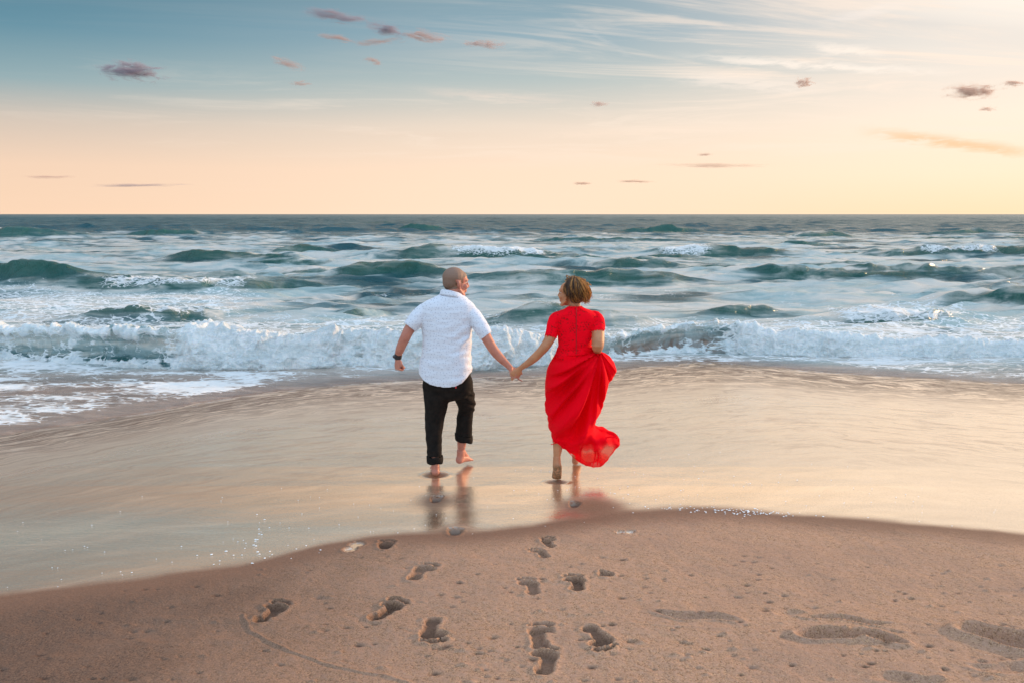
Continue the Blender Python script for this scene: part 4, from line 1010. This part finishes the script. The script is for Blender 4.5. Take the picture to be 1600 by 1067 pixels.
# dress
def dress_mat(name, lacey):
    M, t, b = material(name); pos = t.node('ShaderNodeNewGeometry').outputs['Position']
    red, dk = (.93, .0, .012), (.50, .0, .010)
    b.inputs['Roughness'].default_value = .8; b.inputs['Specular IOR Level'].default_value = .08
    out = M.node_tree.nodes['Material Output']
    if lacey:
        nn = t.node('ShaderNodeTexNoise', {'Vector': pos, 'Scale': 26.0, 'Detail': 2.0}).outputs[1]
        vv = t.node('ShaderNodeVectorMath', {0: pos, 1: t.node('ShaderNodeVectorMath', {0: nn, 'Scale': .05}, operation='SCALE').outputs[0]}, operation='ADD').outputs[0]
        vo = t.node('ShaderNodeTexVoronoi', {'Vector': vv, 'Scale': 52.0}, feature='DISTANCE_TO_EDGE').outputs[0]
        holes = t.m('MULTIPLY', t.ss(vo, .14, .34), t.ss(t.noise(pos, 17, 3, .6), .40, .58))
        t.put(b.inputs['Base Color'], t.mix(t.m('MULTIPLY', holes, .8), red, (.34, .012, .012)))
        t.put(b.inputs['Normal'], t.bump(t.m('SUBTRACT', 1.0, holes), .9, .005))
    else:
        t.put(b.inputs['Base Color'], t.mix(t.ss(t.noise(pos, 5, 3, .5), .3, .8), red, (.88, .0, .010)))
        t.put(b.inputs['Normal'], t.bump(t.noise(pos, 400, 2, .5), .15, .002))
        sh_ = t.attr('sheer')
        tl = t.node('ShaderNodeBsdfTranslucent', {'Color': (.95, .02, .03, 1)}); tp = t.node('ShaderNodeBsdfTransparent', {'Color': (1.0, .60, .55, 1)})
        m1 = t.node('ShaderNodeMixShader', {0: .22, 1: b.outputs[0], 2: tl.outputs[0]})
        m2 = t.node('ShaderNodeMixShader', {0: t.m('MULTIPLY', sh_, .85), 1: m1.outputs[0], 2: tp.outputs[0]}); t.put(out.inputs[0], m2.outputs[0])
    return M
M_lace, M_dress = dress_mat('red_lace', True), dress_mat('red_chiffon', False)
bd = MB()
rows = [(476.5,889,907,.052),(480,887,910,.060),(484,880,918,.075),(488,871,929,.090),(493,865.5,935,.098),(500,866,935,.104),(512,869.5,928,.110),(528,872,925,.112),(545,872,925,.108),(556,869,928,.115)]
ps, ra, rb = [], [], []
for v, a, b2, th in rows:
    y = Y1+.025; ps.append(P((a+b2)/2, v, y)); ra.append((b2-a)/2*s_at(y)); rb.append(th)
bd.tube(ps, ra, rb, seg=40, sub=4, power=2.25, level=True)
bd.ptube([(873,495,Y1+.03,8.5),(868,499,Y1+.02,10),(864,511,Y1+.005,10),(861,525,Y1-.015,9.6),(859,533,Y1-.02,9.6)], seg=22)
bd.ptube([(926,494,Y1+.03,8.5),(932,497,Y1+.02,10.2),(934.5,507,Y1,10.6),(934.5,518,Y1-.03,10.6),(934.5,526,Y1-.04,10.6)], seg=22)
V, Fq, Nn = remesh(bd, .0042, 6); u_, v_ = proj(V)
V = V+Nn*(.003*n3(V, 16, 221)+.0014*n3(V, 45, 222)+.002*np.sin(v_*.5+u_*.1)*sst(v_, 530, 550))[:, None]
jag = 1.6*np.sin(u_*1.5)+1.0*np.sin(u_*3.1+1)
kl = ~((u_ < 871) & (v_ > 527+.25*(u_-861)+jag) & (v_ < 545)); kr = ~((u_ > 924.5) & (v_ > 517.5-.12*(u_-934)+jag) & (v_ < 540))
top = v_ > 478.5+.6*np.sin(u_*1.7)-.1*abs(u_-898)*0
V2, F2, _ = cut(V, Fq, kl & kr & top)
dress = solid(child('dress', V2, F2, M_lace, wom), .0035)
# zip down the back
zp = [P(900.5, v, Y1+.025-th-.002) for v, th in ((481,.060),(486,.083),(493,.099),(505,.108),(520,.112),(535,.112),(553,.113))]
zo = MB().tube(zp, [.0035]*7, [.002]*7, seg=8, sub=3); M_zip = plain('zip_red', (.45, .002, .008), .9)
o = child('zip', *zo.arrays(), M_zip, wom); o.parent = dress
# skirt
SK = [(543,871,926,.112,0),(548,869.5,935,.116,0),(552,868,946,.120,0),(557,865.5,953,.128,0),(566,860,959.5,.140,.01),(577,855,963,.150,.02),(590,853,957,.16,.03),(600,852,950.5,.17,.03),(612,851.6,946,.175,.04),(634,851.6,939.5,.185,.05),(647,853.5,935.5,.185,.05),(657,856,928.5,.18,.05),(666,858,927.5,.175,.05),(672,859,938,.17,.04),(677,860,954,.165,.03),(684,861,964.5,.16,.02),(690,864,967.3,.15,.02),(696,874,966,.13,.02),(703,886,960.5,.11,.01),(712,896,953.5,.085,.01),(720,905,947,.06,0),(726,915,941,.035,0),(728.5,925,936,.02,0)]
A = np.array(SK, float); tt = np.linspace(0, len(A)-1, 150); Ai = np.stack([np.interp(tt, np.arange(len(A)), A[:, k]) for k in range(5)], 1)
ker = np.hanning(7); ker /= ker.sum()
for k in range(1, 5): Ai[:, k] = np.convolve(np.pad(Ai[:, k], 3, mode='edge'), ker, 'valid')
nseg = 220; Vs = np.zeros((len(Ai), nseg, 3)); shr = np.zeros((len(Ai), nseg)); an = np.arange(nseg)/nseg*2*math.pi
for i, (v, a, b2, th, dy) in enumerate(Ai):
    y = Y1+.03+dy; cpt = P((a+b2)/2, v, y); hw = (b2-a)/2*s_at(y)
    cx, cy = np.cos(an), np.sin(an); pw = 2.2
    X_ = np.sign(cx)*abs(cx)**(2/pw)*hw; Yy = np.sign(cy)*abs(cy)**(2/pw)*(th+.055*sst(v, 548, 575)*sst(v, 690, 650))
    uu = (a+b2)/2+X_/s_at(y); front = (cy < 0)
    # folds fanning out from the hand that lifts the skirt
    phi = np.arctan2(v-546, 936-uu); dist = np.hypot(v-546, uu-936); grow = sst(dist, 6, 90)
    f = .018*np.sin(phi*11+1.3*np.sin(dist*.035+phi*2))+.012*np.sin(phi*23+2+.02*dist)+.006*np.sin(phi*41)
    f = np.sign(f)*abs(f)**.85*1.9
    low_ = sst(v, 655, 690)
    f = f*(1-low_)*(.25+grow)+low_*(.022*np.sin(uu*.16+v*.10)+.012*np.sin(uu*.33-v*.13+1)+.010*np.sin(v*.42+uu*.05))*min(1, th/.08)
    waist = .006*np.sin(uu*.9)*math.exp(-((v-552)/10)**2)
    edge = abs(cy)**.5
    Yy = Yy+(f+waist)*edge*np.where(front, 1, -.7)
    wob = (.006*np.sin(v*.22)+.004*np.sin(v*.5+1))*np.abs(cx)**3*np.sign(cx)*sst(v, 600, 640)
    Vs[i] = cpt+np.stack([X_+wob, Yy, .004*np.sin(uu*.5)*low_+0*X_], -1)
    Vs[i, :, 2] += (.03*low_*(~front))*1.0
    shr[i] = np.clip(1.3*np.exp(-(((uu-919)/12)**2+((v-706)/10)**2)**2)+1.3*np.exp(-(((uu-948)/11)**2+((v-703)/14)**2)**2)+.25*sst(uu, 893, 908)*sst(v, 684, 698), 0, 1)
Vsk = Vs.reshape(-1, 3)
skirt = child('skirt', Vsk, gridfaces(len(Ai), nseg, True), M_dress, wom, attrs=dict(sheer=shr)); skirt.parent = dress
# rolled seam along the hem and two folded edges crossing the sheer train
fr_idx = np.argmin(np.where((np.sin(an) < 0), abs(np.cos(an)), 9)); hems = MB()
def edge_line(pts, y, r=.0032): hems.tube([P(a, b_, y+dy_) for a, b_, dy_ in pts], [r]*len(pts), seg=6, sub=4, ref=(0, 1, .2))
edge_line([(861,694,0),(868,692,-.06),(875,692,-.10),(884,701,-.10),(893,710.5,-.07),(905,721,-.05),(918,727,-.03),(931,729,-.02),(940,727.5,-.02),(947,720,0),(953,712,0),(961,701,0),(967,690,0),(965,681,0),(957,674.5,0),(948,674,0)], Y1+.03)
o = child('hem', *hems.arrays(), M_lace, wom); o.parent = dress
fold = MB()
for pts in ([(908,722),(907,706),(912,694),(922,688),(936,690)],[(926,728),(930,712),(929,700),(927,690)],[(933,728),(935,712),(932,700)],[(920,676),(938,684),(955,682),(964,684)]):
    fold.tube([P(a, b_, Y1-.07) for a, b_ in pts], [.003, .006, .006, .004, .002][:len(pts)], [.002]*len(pts), seg=6, sub=4)
o = child('ruffle', *fold.arrays(), M_dress, wom, attrs=dict(sheer=np.full(fold.n, .1))); o.parent = dress

# ================================================================== SMALL CLOUDS
def cloud_mat(name, dens, col):
    M = bpy.data.materials.new(name); M.use_nodes = True; t = NT(M.node_tree); M.node_tree.nodes.remove(M.node_tree.nodes['Principled BSDF'])
    oc = t.node('ShaderNodeTexCoord').outputs['Object']
    loc = t.node('ShaderNodeObjectInfo').outputs['Location']
    nv = t.node('ShaderNodeVectorMath', {0: oc, 1: t.node('ShaderNodeVectorMath', {0: loc, 'Scale': .01}, operation='SCALE').outputs[0]}, operation='ADD').outputs[0]
    n = t.noise(nv, 2.1, 7, .66, .5)
    r = t.node('ShaderNodeVectorMath', {0: oc}, operation='LENGTH').outputs['Value']
    d = t.ss(t.m('SUBTRACT', t.m('ADD', t.m('MULTIPLY', t.m('SUBTRACT', n, .5), 3.2), .58), r), 0.0, .35)
    t.n.remove(t.n['Material Output']) if 'Material Output' in t.n else None
    out = t.n.new('ShaderNodeOutputMaterial')
    pv = t.node('ShaderNodeVolumePrincipled', {'Color': col, 'Density': t.m('MULTIPLY', d, dens), 'Anisotropy': .2})
    t.put(out.inputs['Volume'], pv.outputs[0]); return M
DC = 4000.0
M_c1 = cloud_mat('cloud_dense', .05, (.55, .48, .58)); M_c2 = cloud_mat('cloud_thin', .035, (.85, .58, .52)); M_c3 = cloud_mat('cloud_warm', .04, (.80, .52, .42))
CL = [(205,112,50,14,0,6,'largest mauve cloud, alone in the blue on the far left'),(1517,143,42,12,2,-2,'darkest brownish cloud at the right edge of the sky'),
 (1584,131,20,5,2,0,'small brown cloud just right of the darkest brownish cloud'),(1543,171,12,4,2,0,'tiny brown puff below the darkest brownish cloud'),
 (1256,130,14,8,2,0,'small rosy puff between the high white streaks'),(1122,259,74,4,2,0,'long thin peach cloud bar above the horizon right of the woman'),
 (992,284,30,2.6,2,0,'short thin cloud bar low above the horizon right of the woman'),(909,287,16,2.5,2,0,'faintest short cloud dash straight above the woman'),
 (1101,242,12,2.4,2,0,'tiny dash of cloud just above the long thin peach bar'),(520,24,56,9,0,9,'slanting mauve wisp at the left end of the top cloud chain'),
 (602,47,34,9,0,10,'second mauve puff from the left in the top cloud chain'),(662,57,36,9,1,8,'pink puff near the right end of the top cloud chain'),
 (766,70,26,7,1,4,'pink puff standing alone right of the top cloud chain'),(527,60,34,5,1,10,'faint pink streak below the left end of the top cloud chain'),
 (588,66,34,6,1,-4,'faint pink streak below the middle of the top cloud chain'),(450,100,26,7,1,18,'pink puff between the mauve cloud and the top cloud chain'),
 (470,131,16,4,1,0,'tiny pink puff below the pink puff left of centre'),(584,96,16,5,1,10,'small pink puff above the man and to his left'),
 (215,290,74,3,0,0,'long thin grey cloud bar low above the horizon on the left'),(936,163,14,5,1,0,'tiny faint pink puff high above the woman'),
 (78,277,40,2.6,1,0,'short faint cloud bar at the far left above the long grey bar'),(735,69,14,4,1,4,'tiny pink puff joining the top cloud chain to the lone puff')]
for k, (u, v, hw, hh_, kind_, rl, lab) in enumerate(CL):
    me = bpy.data.meshes.new('cloud'); bm = bmesh.new(); bmesh.ops.create_icosphere(bm, subdivisions=3, radius=1.0)
    for vt in bm.verts:
        c = vt.co; nn = perlin3(np.array([c.x*1.7+k]), np.array([c.y*1.7]), np.array([c.z*1.7]), 300+k)[0]
        vt.co = c*(1.25+.30*nn); 
    bm.to_mesh(me); bm.free(); me.materials.append((M_c1, M_c2, M_c3)[kind_])
    o = bpy.data.objects.new('cloud', me); C.objects.link(o); s_ = DC/F
    o.location = P(u, v, DC); o.scale = (hw*s_*1.35, max(hh_*2.0, 12)*s_, hh_*s_*1.35); o.rotation_euler = (0, R(rl), 0)
    tag(o, lab, 'cloud', 'small low clouds in the evening sky')
